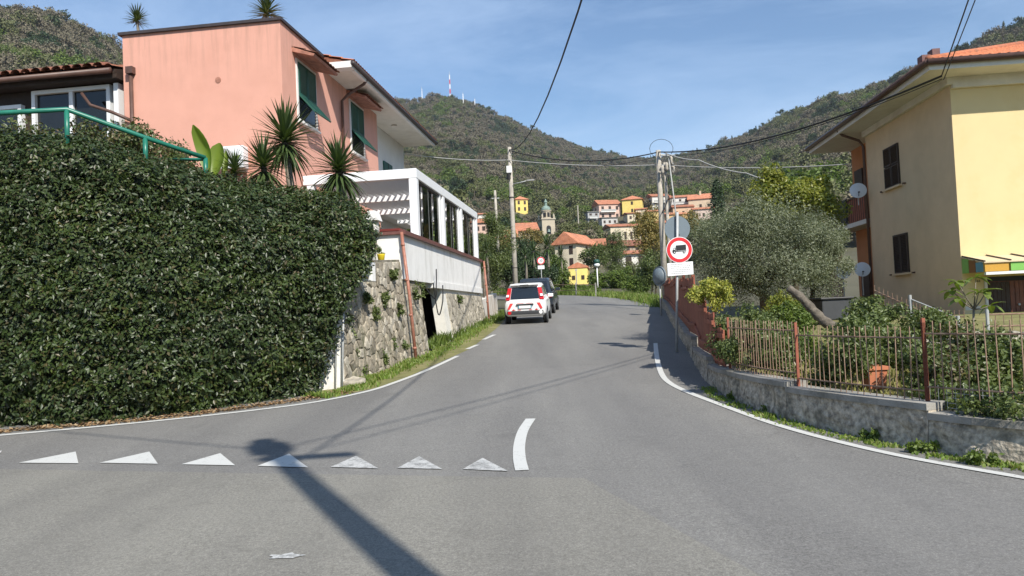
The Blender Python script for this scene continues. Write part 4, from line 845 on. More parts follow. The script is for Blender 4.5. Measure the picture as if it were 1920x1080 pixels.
mb = MB().path([(-4.35,-0.10,7.35-Z),(-4.9,-0.15,7.62-Z),(-5.5,-0.2,7.85-Z),(-5.75,-0.2,8.2-Z)],0.045,8); mb.build('branch_pipe',M['brown_metal'],dp,True)
mb = MB().lathe([(0.085,-0.012),(0.085,0.05)],(-1.83,0,8.30-Z),12,'y'); mb.build('wall_vent',M['pinkdark'],PH)
def shutter_window(y0,y1,z0,z1):
    w = (MB().box(-0.06,0.012,y0,y1,z0-Z,z1-Z)).build('window',M['glass_dark'],PH); t_ = 0.09
    for a in ((y0-t_,y0,z0-t_,z1+t_),(y1,y1+t_,z0-t_,z1+t_),(y0,y1,z1,z1+t_),(y0,y1,z0-t_,z0)): MB().box(-0.05,0.035,a[0],a[1],a[2]-Z,a[3]-Z).build('surround',M['white_wall'],w)
    MB().box(0.0,0.12,y0-.12,y1+.12,z0-.14-Z,z0-.09-Z).build('sill',M['white_wall'],w)
    ym, zm = (y0+y1)/2, lerp(z0,z1,0.42)
    for a,b in ((y0,ym-.01),(ym+.01,y1)):
        fr_ = MB()
        for c in ((a,a+.06,zm,z1),(b-.06,b,zm,z1),(a+.06,b-.06,z1-.07,z1),(a+.06,b-.06,zm,zm+.07)): fr_.box(0.02,0.06,c[0],c[1],c[2]-Z,c[3]-Z)
        s_ = fr_.build('shutter',M['green_shutter'],PH); sl_ = MB(); z = zm+.09
        while z < z1-.08: sl_.bar((0.04,a+.06,z-Z),(0.04,b-.06,z-Z),0.008,0.055,up=(0.7,0,0.7)); z += .048
        sl_.build('slats',M['green_shutter'],s_)
    hx, hz = 0.05, zm; L_ = zm-z0; ang = R(40); dirv = Vector((math.sin(ang),0,-math.cos(ang)))   # lower flap pushed out
    fp = MB(); P0 = Vector((hx,0,hz-Z))
    for a,b,s0,s1 in ((y0,y0+.06,0,1),(y1-.06,y1,0,1),(ym-.03,ym+.03,0,1)): fp.bar(P0+Vector((0,(a+b)/2,0)), P0+dirv*L_+Vector((0,(a+b)/2,0)), 0.04, b-a, up=(0,1,0))
    for s0 in (0.03,0.97): fp.bar(P0+dirv*L_*s0+Vector((0,y0+.06,0)),P0+dirv*L_*s0+Vector((0,y1-.06,0)),0.04,0.07,up=tuple(dirv))
    f_ = fp.build('shutter_flap',M['green_shutter'],PH); sl_ = MB(); s0 = 0.06
    while s0 < L_-.05: q = P0+dirv*s0; sl_.bar(q+Vector((0,y0+.06,0)),q+Vector((0,y1-.06,0)),0.008,0.05,up=(0,0,1)); s0 += .05
    sl_.build('slats',M['green_shutter'],f_)
    aw = MB().hexa([(0.0,y0-.3,z1+.20-Z),(0.62,y0-.3,z1+.02-Z),(0.62,y1+.28,z1+.02-Z),(0,y1+.28,z1+.20-Z)],[(0,y0-.3,z1+.33-Z),(0.66,y0-.3,z1+.08-Z),(0.66,y1+.28,z1+.08-Z),(0,y1+.28,z1+.33-Z)])
    aw.build('window_hood',M['pinkdark'],PH); rp_ = ripple(MB(),(0.7,y0-.32,z1+.085-Z),(0.7,y1+.3,z1+.085-Z),(0,y1+.3,z1+.345-Z),(0,y0-.32,z1+.345-Z),9,2,0.03); rp_.build('hood_tiles',M['tile_old'],PH)
shutter_window(1.02,2.28,7.36,8.98); shutter_window(5.45,6.75,7.4,9.06)
s_ = MB().box(-0.50,-0.44,10.75,11.95,6.2-Z,8.1-Z).build('shutter_door',M['green_shutter'],PH); MB().box(-0.44,-0.425,11.33,11.37,6.2-Z,8.1-Z).build('meeting_stile',M['dark_metal'],s_)
MB().lathe([(0.13,-0.06),(0.1,0)],(0.2,10.2,ez-Z-0.021),12).build('ceiling_lamp',M['soffit'],PH)
mb = MB().box(-0.48,0.05,8.5,14.1,5.6-Z,5.8-Z); mb.build('balcony_slab',M['white_wall'],PH)
# air conditioner
t = thing('air_conditioner','white air conditioner unit on the pink wall behind the palms','air conditioner',tuple(P(432,300,19.75)),UA)
MB().box(-.42,.42,-.12,.18,-.25,.35).build('casing',M['white_metal'],t,bevel=.02); MB().lathe([(0.24,-0.015),(0.22,0.01)],(-.1,-.12,.05),16,'y').build('fan_grille',M['cable_grey'],t); MB().box(-.35,.35,.18,.26,-.3,-.25).build('bracket',M['galv'],t)

# ---- brown bungalow beyond
BO = (-10.62,20.75,3.4); BH = thing('brown_bungalow','low dark timber building with tiled eaves and white window frames','house',BO,UA)
Z = 3.2
lb(-14,0,0.15,7,3.2,8.35).build('wall',M['dark_wood'],BH); lb(-14.2,0.02,-0.35,0.14,8.36,8.48).build('soffit',M['dark_wood'],BH)
ripple(MB(),(-14.4,-0.5,8.62-Z),(0.0,-0.5,8.62-Z),(0.0,5,10.1-Z),(-14.4,5,10.1-Z),60,10,0.06).build('roof_tiles',M['tile_old'],BH,True)
MB().prism([(-14.3,-0.36),(-0.02,-0.36),(-0.02,5),(-14.3,5)],8.49-Z,[8.6-Z,8.6-Z,10.05-Z,10.05-Z]).build('roof_deck',M['dark_wood'],BH)
mb = MB().path([(-14.4,-0.5,8.52-Z),(-0.05,-0.5,8.52-Z)],0.085,8); mb.build('gutter',M['brown_metal'],BH,True)
for k in range(46):                           # the eave row of barrel tiles, each one to be told apart
    x = -14.3+k*0.31; q = MB(); ring = [(0.14*math.cos(a),0.095*math.sin(a)) for a in np.linspace(0,math.pi,7)]
    q.grid([[(x+a,-0.62,8.64-Z+b) for a,b in ring],[(x+a*.85,-0.2,8.78-Z+b) for a,b in ring],[(x+a*.7,-0.2,8.76-Z+b*.6) for a,b in ring]]); q.build('eave_tile',M['tile_old'],BH,True)
def whitewin(x0,x1,z0,z1,n):
    w = MB().box(x0,x1,0.09,0.17,z0-Z,z1-Z).build('window',M['glass_dark'],BH); t_ = 0.11
    for a in ((x0-t_,x0,z0,z1+t_),(x1,x1+t_,z0,z1+t_),(x0,x1,z1,z1+t_)): MB().box(a[0],a[1],-0.01,0.149,a[2]-Z,a[3]-Z).build('frame',M['white_metal'],w)
    for k in range(1,n): x = lerp(x0,x1,k/n); MB().box(x-.06,x+.06,0.01,0.089,z0-Z,z1-Z).build('mullion',M['white_metal'],w)
whitewin(-2.75,-0.55,5.6,8.2,2); whitewin(-4.6,-3.3,5.6,7.85,1); whitewin(-7.6,-5.4,5.6,7.9,2)
MB().box(-0.26,-0.12,-0.1,0.149,5.0-Z,8.3-Z).build('corner_post',M['white_metal'],BH)

# ---- green handrail on the bank
pts_ = [P(-330,232,12.2),P(0,212,12.2),P(125,205,12.6),P(272,258,13.2),P(385,296,13.9)]
t = thing('handrail','green painted tubular handrail descending along the hedge top','railing',(pts_[2].x,pts_[2].y,4.2))
MB().path(pts_,0.042,10).build('top_rail',M['green_rail'],t,True,world=True)
for p,l_ in ((pts_[2],0.75),(pts_[3],0.55),(pts_[4],0.5),(pts_[0],.8)): MB().path([p,p-Vector((0,0,l_))],0.042,10).build('post',M['green_rail'],t,True,world=True)
MB().path([pts_[4]-Vector((0,0,.03)),P(318,299,15.0)],0.03,8).build('return_rail',M['green_rail'],t,True,world=True)

# ---- shrubs behind the handrail
def blob_shrub(name,label,pix,depth,thick,n,lm,ll,lw,seed,cr=0.32):
    rng = np.random.default_rng(seed); pp = [P(px,py,depth) for px,py in pix]; b = pp[len(pp)//2]; t = thing(name,label,'shrub',(b.x,depth,b.z-1.0)); cs = []
    for i in range(70):
        k = rng.integers(0,len(pp)-1); q = pp[k].lerp(pp[k+1],rng.uniform()); cs.append((q.x+rng.normal(0,.1), depth+rng.uniform(0,thick), q.z-cr*0.9-abs(rng.normal(0,.45))))
    cs = np.array(cs); k = rng.integers(0,len(cs),n); off = unit(rng.normal(0,1,(n,3)))*rng.uniform(0,1,(n,1))**.5*cr
    tag(leafobj('foliage',cs[k]+off,unit(off)+np.array([0,-.2,.4]),ll,lw,lm,t,t.location,rng=rng),kind='stuff')
    mb = MB()
    for c in cs[::4]: mb.path([(c[0]*.3+b.x*.7,depth+thick/2,b.z-1.4),tuple(c)],[.02,.006],5)
    mb.build('stems',M['bark'],t,world=True)
blob_shrub('bank_shrub','lighter red-tipped shrub mass behind the green handrail',[(-250,222),(0,216),(60,208),(130,200),(200,200),(260,222),(300,250),(345,298)],14.3,1.6,14000,L['hedge_warm'],0.09,0.045,31)
blob_shrub('bank_shrub','olive green shrub along the hedge crest under the yucca trees',[(440,345),(500,352),(570,352),(620,362)],15.0,0.8,3200,L['hedge_warm'],0.085,0.045,33,0.22)

# ---- yuccas and banana
def blade_mesh(name,Lb,wb,m,bend=0.12):
    mb = MB(); rws = []
    for k in range(5):
        f = k/4; w = wb*(1-f**2.2)*(0.6+0.4*min(1,f*4)); rws.append([(-w/2,Lb*f,-bend*Lb*f*f+0.12*w),(0,Lb*f,-bend*Lb*f*f),(w/2,Lb*f,-bend*Lb*f*f+0.12*w)])
    me = mb.grid(rws).mesh(name); me.materials.append(m); return me
BL = {}
def yucca(label,px,py,d,lpx,nb,trunk,seed,skirt=True):
    c = P(px,py,d); Lb = lpx*d/FPX; rng = random.Random(seed); b = Vector(trunk); t = thing('yucca',label,'yucca',tuple(b),0,'yuccas')
    key = round(Lb,2)
    if key not in BL: BL[key] = [blade_mesh('leaf',Lb,Lb*0.09,L['yucca'],bd) for bd in (0.05,0.22,0.48)]
    MB().path([b,b.lerp(c,.5)+Vector((.04,0,0)),c],[Lb*.12,Lb*.1,Lb*.09],8).build('trunk',M['bark_grey'],t,True,world=True)
    for i in range(nb):
        f = (i+.5)/nb; el = math.asin(max(-1,min(1,lerp(-0.55 if skirt else 0.0,1.0,f)))) ; az = i*2.39996+rng.uniform(-.2,.2)
        ms = BL[key][0 if el > .6 else 1 if el > 0 else 2]
        mt = Matrix.Translation(c-b+Vector((0,0,Lb*(-.25+.4*f)))) @ Matrix.Rotation(az,4,'Z') @ Matrix.Rotation(el+rng.uniform(-.1,.1),4,'X') @ Matrix.Scale(rng.uniform(.75,1.1),4)
        inst(ms,'leaf',t,mt)
yucca('tall yucca with the largest crown before the pink house corner',534,262,16.2,72,190,P(548,352,16.2)-Vector((0,0,1.2)),1)
yucca('lower yucca crown against the white air conditioner wall',494,312,15.6,62,150,P(500,350,15.6)-Vector((0,0,1.0)),2)
yucca('yucca rising from the hedge end before the white pergola',635,318,15.8,68,180,P(650,385,15.8)-Vector((0,0,1.0)),3)
yucca('small yucca on the flat roof at its far left corner',257,36,21.6,28,110,P(257,70,21.6)-Vector((0,0,.3)),4,False)
yucca('small yucca on the flat roof above the house corner',500,22,21.4,38,120,P(500,60,21.4)-Vector((0,0,.3)),5,False)
yucca('low spiky rosette between banana plant and yucca trees',440,318,15.2,40,110,P(440,335,15.2)-Vector((0,0,.8)),6,False)
def banana_leaf(name,p0,p1,wid,parent,bow=0.15):
    p0,p1 = Vector(p0),Vector(p1); ax = (p1-p0); side = ax.cross(Vector((0.25,1,0))).normalized(); bk = ax.cross(side).normalized(); mb = MB(); rws = []
    for k in range(9):
        f = k/8; w = wid*math.sin(math.pi*min(0.985,f*0.93+0.05))**0.6*(1 if f<.95 else .5); c = p0+ax*f+bk*bow*math.sin(f*3.1)*-1
        rws.append([tuple(c+side*w*.5+bk*.3*w),tuple(c+side*w*.25+bk*.1*w),tuple(c),tuple(c-side*w*.25+bk*.1*w),tuple(c-side*w*.5+bk*.3*w)])
    return mb.grid(rws).build(name,L['banana'],parent,True,world=True)
bb = P(400,335,15.0); t = thing('banana_plant','banana plant with broad yellow green leaves behind the handrail','banana plant',(bb.x,bb.y,bb.z-.8))
MB().path([bb-Vector((0,0,.8)),bb],[.09,.06],8).build('stem',L['banana'],t,True,world=True)
banana_leaf('leaf',P(392,322,15),P(362,234,14.9),.32,t); banana_leaf('leaf',P(402,332,15.1),P(412,268,15.2),.42,t,.05); banana_leaf('leaf',P(420,335,15.2),P(424,282,15.4),.16,t,.05); banana_leaf('leaf',P(345,318,15.2),P(318,286,15.3),.22,t,.1); banana_leaf('leaf',P(430,335,15.2),P(448,290,15.4),.1,t,.05)
# ================================================================== RIGHT SIDE: WALL, FENCES, GARDEN, YELLOW HOUSE
WP = [(9.5,2.6),(6.6,4.6),(4.75,6.5),(4.1,7.5),(3.42,9.5),(3.22,11.7),(3.5,14.2),(4.05,17.35),(4.75,21.5),(5.6,26.5),(6.75,33),(7.35,37)]
wp = catm([(x,y,0) for x,y in WP], 8)
def inward(i):
    d = (wp[min(i+1,len(wp)-1)]-wp[max(i-1,0)]).normalized(); return Vector((d.y,-d.x,0))
def wtop(y): return 0.41 if y < 7.6 else 0.50 if y < 9.45 else 0.56 if y < 13 else 0.68 if y < 16 else 0.9 if y < 19 else zr(y)+0.38
GW = thing('garden_wall','low weathered concrete garden wall stepping along the roadside','wall',(3.3,10.5,0))
segs = {}
for i in range(len(wp)-1):
    y = (wp[i].y+wp[i+1].y)/2; k = 0 if y < 7.6 else 1 if y < 9.45 else 2 if y < 13 else 3 if y < 16 else 4 if y < 19 else 5; segs.setdefault(k,[]).append(i)
for k,ii in segs.items():
    mb = MB(); cp = MB(); rws = [[],[],[],[],[]]; rc = [[],[],[],[]]
    for i in ii+[ii[-1]+1]:
        p = wp[i]; n = inward(i); yq = wp[min(i,ii[-1])].y*.5+wp[min(i+1,ii[-1]+1)].y*.5; zt = wtop(yq if k < 5 else p.y); bump = mnoise.noise(Vector((p.x*2,p.y*2,1)))*0.02
        zb0 = zr(p.y)-.15
        for q,(off,z) in enumerate(((-.05+bump,zb0),(-.01+bump,lerp(zb0,zt,.5)),(0.0,zt-.07),(0.28,zt-.07),(0.28,zb0))): rws[q].append(tuple(p+n*off+Vector((0,0,z))))
        for q,(off,z) in enumerate(((-.025,zt-.068),(-.025,zt),(0.30,zt),(0.30,zt-.068))): rc[q].append(tuple(p+n*off+Vector((0,0,z))))
    mb.grid(rws[2:]); mb.poly([r_[0] for r_ in rws]); mb.poly([r_[-1] for r_ in rws]); mb.build('wall_section',M['render_wall'],GW,world=True)
    fine_ = []
    bot, top_ = [Vector(v) for v in rws[0]], [Vector(v) for v in rws[2]]
    bb_, tt_ = [], []
    for i in range(len(bot)-1):
        m_ = max(1,int((bot[i+1]-bot[i]).length/.05))
        for k_ in range(m_): bb_.append(bot[i].lerp(bot[i+1],k_/m_)); tt_.append(top_[i].lerp(top_[i+1],k_/m_))
    bb_.append(bot[-1]); tt_.append(top_[-1])
    for r_ in range(13):
        row_ = []
        for i,(a_,b_) in enumerate(zip(bb_,tt_)):
            p_ = a_.lerp(b_,r_/12); d_ = (bb_[min(i+1,len(bb_)-1)]-bb_[max(i-1,0)]).normalized(); n_ = Vector((d_.y,-d_.x,0))
            h_ = mnoise.fractal(p_*3.5,1.0,2.0,4)*.03 + abs(mnoise.noise(p_*9))*.022 - .012
            row_.append(tuple(p_ - n_*(h_ if 0 < i < len(bb_)-1 else 0)*(1 if r_ < 12 else .2)))
        fine_.append(row_)
    MB().grid(fine_).build('rough_face',M['render_wall'],GW,world=True)
    cp.grid(rc); cp.poly([r_[0] for r_ in rc]); cp.poly([r_[-1] for r_ in rc]); cp.build('coping',M['concrete'],GW,world=True)
# garden ground behind the wall
def gz(x,y):
    base_ = max(0.40, zr(y)+0.30 if y > 12 else 0.40); far = 0.55+0.45*min(1,max(0,(y-10)/8)); w = min(1,max(0,(x-5)/4)); return lerp(base_, max(far, zr(y)*0.8 if y > 25 else far), w)
mb = MB(); rws = []
for i in range(0,len(wp)):
    p = wp[i]+inward(i)*0.26; e = Vector((max(26,p.x+20), p.y+max(0,(7-p.y))*0.2, 0)); rws.append([(lerp(p.x,e.x,(k/16)**1.6), lerp(p.y,e.y,k/16), gz(lerp(p.x,e.x,(k/16)**1.6), lerp(p.y,e.y,k/16))+0.03*mnoise.noise(Vector((k*3.1,i*.7,0)))) for k in range(17)])
rws.append([(lerp(7.6,27,k/16),46,gz(10,46)) for k in range(17)])
tag(mb.grid(rws).build('garden_ground',M['grassy'],smooth=True),kind='structure')
grass('garden_grass','dry yellow green grass in the fenced garden',[(4.3,8.5,0),(5,10,0),(5.5,12,0),(7,13.5,0)],3.0,9000,0.13,leafmat('dry_grass',[(0.30,0.26,0.09),(0.22,0.22,0.07),(0.36,0.31,0.14),(0.14,0.17,0.04)],0.6,0.2),6,zf=gz,ok=lambda x,y: x > float(np.interp(y,[q[1] for q in WP],[q[0] for q in WP]))+.4)
grass('roadside_weeds','low green weeds along the foot of the garden wall',[Vector(wp[i])-inward(i)*0.16 for i in range(10,44,2)],0.2,3000,0.055,None,8)
rngw = np.random.default_rng(77)
for i,(px,py,s_) in enumerate(((1455,775,.10),(1560,805,.08),(1640,826,.09),(1735,850,.08),(1850,872,.1),(1380,750,.1),(1505,790,.07),(1600,680,0))):
    if s_ == 0: continue
    c = G(px,py); t = thing('weed_clump','leafy weed clump at the foot of the garden wall','weed',(c.x,c.y,c.z),0,'weeds along the garden wall')
    p,nr_ = clump_points(260,(0,0.05,s_*.7),(s_*1.8,s_,s_*.7),8,s_*.5,rngw); tag(leafobj('foliage',p,nr_,0.045,0.03,L['fresh'],t,rng=rngw),kind='stuff')
    MB().path([(0,.05,0),(0,.05,s_)],.004,4).build('stem',M['bark'],t)

# ---- iron picket fence: three panels with posts
def along(y):                                 # point on the wall line at depth y, 0.14 m in from the road face
    for i in range(len(wp)-1):
        if wp[i].y <= y <= wp[i+1].y: t = (y-wp[i].y)/(wp[i+1].y-wp[i].y); return wp[i].lerp(wp[i+1],t)+inward(i)*0.14
    return wp[-1]
pk_me = MB().box(-.0042,.0042,-.0042,.0042,0,.76).mesh('picket'); pk_me.materials.append(M['rust'])
pt_me = MB().box(-.016,.016,-.016,.016,-.16,.80).mesh('post'); pt_me.materials.append(M['fence_red'])
for k,(ya,yb,z0,lab) in enumerate(((9.45,11.75,.565,'rusty picket fence panel beside the red board fence'),(7.6,9.45,.505,'rusty picket fence panel on the middle wall step'),(4.4,7.6,.55,'long rusty picket panel above the lowest wall step'))):
    b = along(ya); t = thing('picket_fence',lab,'fence',(b.x,b.y,z0),0,'iron picket fence panels'); n = int((yb-ya)/.095*1.15)
    pts_ = [along(lerp(ya,yb,i/n)) for i in range(n+1)]
    for i,p in enumerate(pts_): inst(pk_me,'picket',t,Matrix.Translation((p.x-b.x,p.y-b.y,random.uniform(-.012,.012))) @ Matrix.Rotation(random.uniform(-.03,.03),4,'Y'))
    for zz in (.10,.64): MB().path([p+Vector((0,0,z0+zz)) for p in pts_[::3]+[pts_[-1]]],.009,5).build('rail',M['rust'],t,world=True)
    inst(pt_me,'post',t,Matrix.Translation((pts_[-1].x-b.x,pts_[-1].y-b.y,0)))
    if k == 1: inst(pt_me,'post',t,Matrix.Translation((0,0,0)))
    if k == 2:
        wm = MB()
        for zz in np.arange(-.10,.12,.05): wm.path([p+Vector((0.03,0,z0+zz)) for p in pts_[::3]],.0025,4,False)
        for p in pts_[::1]: wm.path([p+Vector((.03,0,z0-.12)),p+Vector((.03,0,z0+.12))],.0025,4,False)
        wm.build('wire_mesh',M['galv'],t,world=True)
# ---- red board fence along the side road
RF = thing('board_fence','tall red painted board fence stepping up along the road','fence',(3.5,13,.6)); bd = {}
ln = 0.0; y = 11.95; steps = [(11.9,1.18),(12.7,1.42),(13.7,1.66),(15.0,1.95),(16.3,2.2),(18.5,2.25),(21,2.35),(25,2.5),(30,2.7),(37,3.0)]
while y < 36.5:
    p = along(y)+Vector((-.03,0,0)); q = along(y+.18)+Vector((-.03,0,0)); zb_ = wtop(y)+.015; zt_ = [s_ for a_,s_ in steps if a_ <= y][-1]+random.uniform(-.02,.02); d = (q-p).normalized(); n = Vector((d.y,-d.x,0))*.022
    MB().hexa([p+Vector((0,0,zb_)),q+Vector((0,0,zb_)),q+n+Vector((0,0,zb_)),p+n+Vector((0,0,zb_))],[p+Vector((0,0,zt_)),q+Vector((0,0,zt_)),q+n+Vector((0,0,zt_)),p+n+Vector((0,0,zt_))]).build('board',M['fence_red'],RF,world=True); y += .205
for f in (.18,.82):
    for (a_,s0),(b_,_) in zip(steps[:-1],steps[1:]):
        p,q = along(a_),along(b_); zf_ = lambda yy: lerp(wtop(yy),s0,f); MB().bar(p+Vector((-.055,0,zf_(a_+.01))),q+Vector((-.055,0,zf_(b_-.05))),.035,.07).build('rail',M['fence_red'],RF,world=True)
for y in (12.6,14.9,17.5,21,25,29,33): p = along(y)+Vector((.03,0,0)); MB().box(p.x-.035,p.x+.035,p.y-.035,p.y+.035,wtop(y),[s_ for a_,s_ in steps if a_ <= y][-1]+.08).build('post',M['fence_red'],RF,world=True)

# ---- yellow house
YA = -math.atan(0.10); YO = (12.06,20.0,0.2); YH = thing('yellow_house','two storey yellow plastered house with brown shutters and tiled hip roof','house',YO,YA); Z = .2
wz = 7.38
lb(0.004,11,0.003,6.2,.2,wz).build('wall',M['yellow_shaded'],YH); lb(0.0,11,-.001,.0025,.2,wz-.08).build('sunny_render',M['yellow'],YH)  # sunlit face and shaded walls use separate tints of one plaster
lb(.7,11,6.2,9.65,.2,wz).build('rear_wall',M['orange'],YH)
mb = MB().box(-.9,11.9,-.9,9.7,wz-Z,wz-Z+.05); mb.build('soffit',M['soffit'],YH)
lb(-.9,-.78,-.9,9.7,wz+.05,wz+.20).build('fascia',M['soffit'],YH); lb(-.78,11.9,-.9,-.78,wz+.05,wz+.20).build('fascia',M['soffit'],YH)
lb(.02,11,-.12,-.002,wz-.30,wz-.002).build('cornice',M['soffit'],YH); lb(-.12,.02,-.12,6.2,wz-.2,wz-.002).build('cornice',M['soffit'],YH)
for pts_ in ([(-.97,-.97,wz+.2-Z),(-.97,9.75,wz+.2-Z)],[(-.97,-.97,wz+.2-Z),(12,-.97,wz+.2-Z)]): MB().path(pts_,.085,8).build('gutter',M['brown_metal'],YH,True)
rz_ = wz+.22-Z
ripple(MB(),(-.95,-.95,rz_),(12,-.95,rz_),(6.9,4.8,rz_+2.0),(4.6,4.8,rz_+2.0),56,16,.05).build('roof_tiles',M['tile'],YH,True)
ripple(MB(),(-.95,9.75,rz_),(-.95,-.95,rz_),(4.6,4.8,rz_+2.0),(4.6,5.0,rz_+2.0),50,16,.05).build('roof_tiles',M['tile'],YH,True)
MB().add([(-.9,-.9,rz_-.02),(12,-.9,rz_-.02),(12,9.7,rz_-.02),(-.9,9.7,rz_-.02),(5.7,4.8,rz_+1.9)],[(0,1,4),(1,2,4),(2,3,4),(3,0,4),(0,3,2,1)]).build('roof_deck',M['tile_old'],YH)
MB().path([(-.93,-.93,rz_+.06),(4.6,4.8,rz_+2.06)],.09,8).build('ridge_tiles',M['tile'],YH,True)
ch = MB().box(-.62,-.40,.1,.4,rz_-.1,rz_+.50).build('chimney',M['red_gutter'],YH); MB().box(-.3,-.1,.2,.5,rz_-.05,rz_+.68).build('chimney_pot',M['red_gutter'],ch)
MB().path([(-.9,6.25,wz+.12-Z),(-.75,6.25,wz-.05-Z),(-.2,6.25,wz-.28-Z),(-.06,6.25,wz-.5-Z),(-.06,6.25,.1)],.05,8).build('downpipe',M['brown_metal'],YH,True)
def brownwin(y0,y1,z0,z1,two):
    w = lb(-.012,.05,y0,y1,z0,z1).build('window',M['black'],YH); ym = (y0+y1)/2
    for a,b in ((y0,ym-.012),(ym+.012,y1)):
        zs = ((z0,lerp(z0,z1,.52)),(lerp(z0,z1,.54),z1)) if two else ((z0,z1),)
        for c,d in zs:
            s_ = MB()
            for e in ((a,a+.05,c,d),(b-.05,b,c,d),(a+.05,b-.05,d-.05,d),(a+.05,b-.05,c,c+.05)): s_.box(-.05,-.013,e[0],e[1],e[2]-Z,e[3]-Z)
            s_ = s_.build('shutter',M['shutter_brown'],YH); q = MB(); z = c+.07
            while z < d-.06: q.bar((-.03,a+.05,z-Z),(-.03,b-.05,z-Z),.008,.05,up=(-.7,0,.7)); z += .05
            q.build('slats',M['shutter_brown'],s_)
    lb(-.10,.004,y0-.1,y1+.1,z0-.06,z0).build('sill',M['yellow_shaded'],w)
    for yy in (y0-.32,y1+.32): lb(-.08,.004,yy-.03,yy+.03,z0-.05,z0).build('shutter_stop',M['brown_metal'],w)
brownwin(3.48,4.62,5.08,6.40,True); brownwin(3.2,4.25,2.28,3.52,False)
# balcony at the far corner
lb(-.05,.7,6.32,10.1,4.18,4.34).build('balcony_slab',M['soffit'],YH); rl = lb(-.04,-.01,6.35,8.2,4.34,5.2).build('balcony_boards',M['fence_red'],YH)
for yy in np.arange(6.45,8.2,.2): lb(-.06,-.041,yy,yy+.025,4.34,5.25).build('baluster',M['brown_metal'],rl)
lb(-.08,-.0,6.3,10.1,5.22,5.28).build('balcony_rail',M['brown_metal'],YH)
MB().hexa([(-.12,8.25,4.42-Z),(-.12,10.1,4.42-Z),(-.02,10.1,4.42-Z),(-.02,8.25,4.42-Z)],[(-.1,8.25,5.3-Z),(-.1,10.1,5.3-Z),(.12,10.1,5.3-Z),(.12,8.25,5.3-Z)]).build('balcony_cover',M['plastic'],YH)
lb(.64,.699,8.5,9.3,4.4,6.5).build('balcony_door',M['shutter_brown'],YH); lb(.64,.699,8.4,9.2,.6,2.6).build('lower_door',M['shutter_brown'],YH)
lb(-.02,.2,9.9,11.4,.2,4.18).build('corner_pier',M['pinkish'],YH)
# canopy with stained panes over the front door
lb(0.05,6,-1.12,-1.02,2.00,2.07).build('canopy_beam',M['white_wall'],YH)
cn = MB().hexa([(0,-.01,2.50-Z),(6,-.01,2.50-Z),(6,-1.16,2.30-Z),(0,-1.16,2.30-Z)],[(0,-.01,2.53-Z),(6,-.01,2.53-Z),(6,-1.16,2.33-Z),(0,-1.16,2.33-Z)]).build('canopy_roof',M['beige'],YH)
for i in range(7):
    x = i*.62; MB().bar((x+.02,-.02,2.55-Z),(x+.02,-1.16,2.35-Z),.03,.03).build('canopy_rib',M['dark_metal'],cn)
    lb(x+.03,x+.60,-1.12,-1.10,2.08,2.30).build('canopy_pane',M[('pane_orange','pane_green','pane_orange','pane_green','pane_blue','pane_orange','pane_green')[i]],YH)
for i,(a,b) in enumerate(((-.03,-.36),(-.38,-.71),(-.73,-1.06))): lb(0.0,.02,b,a,2.08,lerp(2.50,2.30,(i+.5)/3)).build('canopy_pane',M[('pane_green','pane_brown','pane_blue')[i]],YH)
lb(.54,.60,-.06,-.003,.2,1.96).build('door_frame',M['white_wall'],YH); lb(.60,1.95,-.008,-.002,.3,1.96).build('door_recess_shade',M['black'],YH); lb(1.95,2.02,-.06,-.003,.2,1.96).build('door_frame',M['white_wall'],YH)  # flat black sheet paints the shade of a recessed doorway
dr_ = lb(.62,1.92,-.03,-.009,.32,1.84).build('door',M['door_wood'],YH)
for k in range(12): x = .63+k*.107+(.02 if k > 5 else 0); lb(x,x+.095,-.045,-.031,.34,1.82).build('door_plank',M['door_wood'] if k > 4 else M['shutter_brown'],dr_)
MB().lathe([(.03,-.02),(.03,.03)],(1.36,-.06,1.2-Z),8,'y').build('handle',M['galv'],dr_)
lb(.03,.53,-.02,-.003,.2,.7).build('plinth',M['soffit'],YH); lb(.03,.53,-.012,-.003,1.1,1.2).build('wall_band',M['soffit'],YH)
def text(body,size,m,parent,mtx,name='lettering'):
    c = bpy.data.curves.new(name,'FONT'); c.body = body; c.size = size; c.align_x = 'CENTER'; c.align_y = 'CENTER'; o = bpy.data.objects.new(name,c); COL.objects.link(o)
    dg = bpy.context.evaluated_depsgraph_get(); me = bpy.data.meshes.new_from_object(o.evaluated_get(dg)); bpy.data.objects.remove(o); me.materials.clear(); me.materials.append(m)
    r_ = bpy.data.objects.new(name,me); COL.objects.link(r_); r_.parent = parent; r_.matrix_local = mtx; return r_
text('44',.1,M['black'],YH,Matrix.Translation((.40,-.008,1.86-Z)) @ Matrix.Rotation(math.pi/2,4,'X'),'house_number')
# satellite dishes
def dish(label,px,py,d,r_px,down,az=-.5):
    c = P(px,py,d); r_ = r_px*d/FPX; t = thing('satellite_dish',label,'satellite dish',(c.x,c.y,c.z-down),R(-20),'satellite dishes'); mb = MB()
    prof = [(r_*f,-r_*.16*(1-f*f)) for f in (0.02,.25,.5,.75,1.0)]; mb.lathe(prof,(0,0,0),20,'y'); mb.v = [tuple(Matrix.Rotation(-.35,3,'X')@Vector((v[0],-v[1]*-1,v[2]*1.05))+Vector((0,0,down))) for v in mb.v]
    mb.f = mb.f[:-1]; mb.build('reflector',M['dish'],t,True); MB().path([(0,.05,down),(0,.12,down*.6),(0,.12,0)],.02,6).build('mast',M['galv'],t)
    MB().path([(0,-.02,down-r_*.95),(0,-r_*.8,down-r_*.35)],.012,5).build('feed_arm',M['dark_metal'],t); MB().box(-.03,.03,-r_*.8-.05,-r_*.8+.04,down-r_*.4,down-r_*.25).build('feed_horn',M['dark_metal'],t)
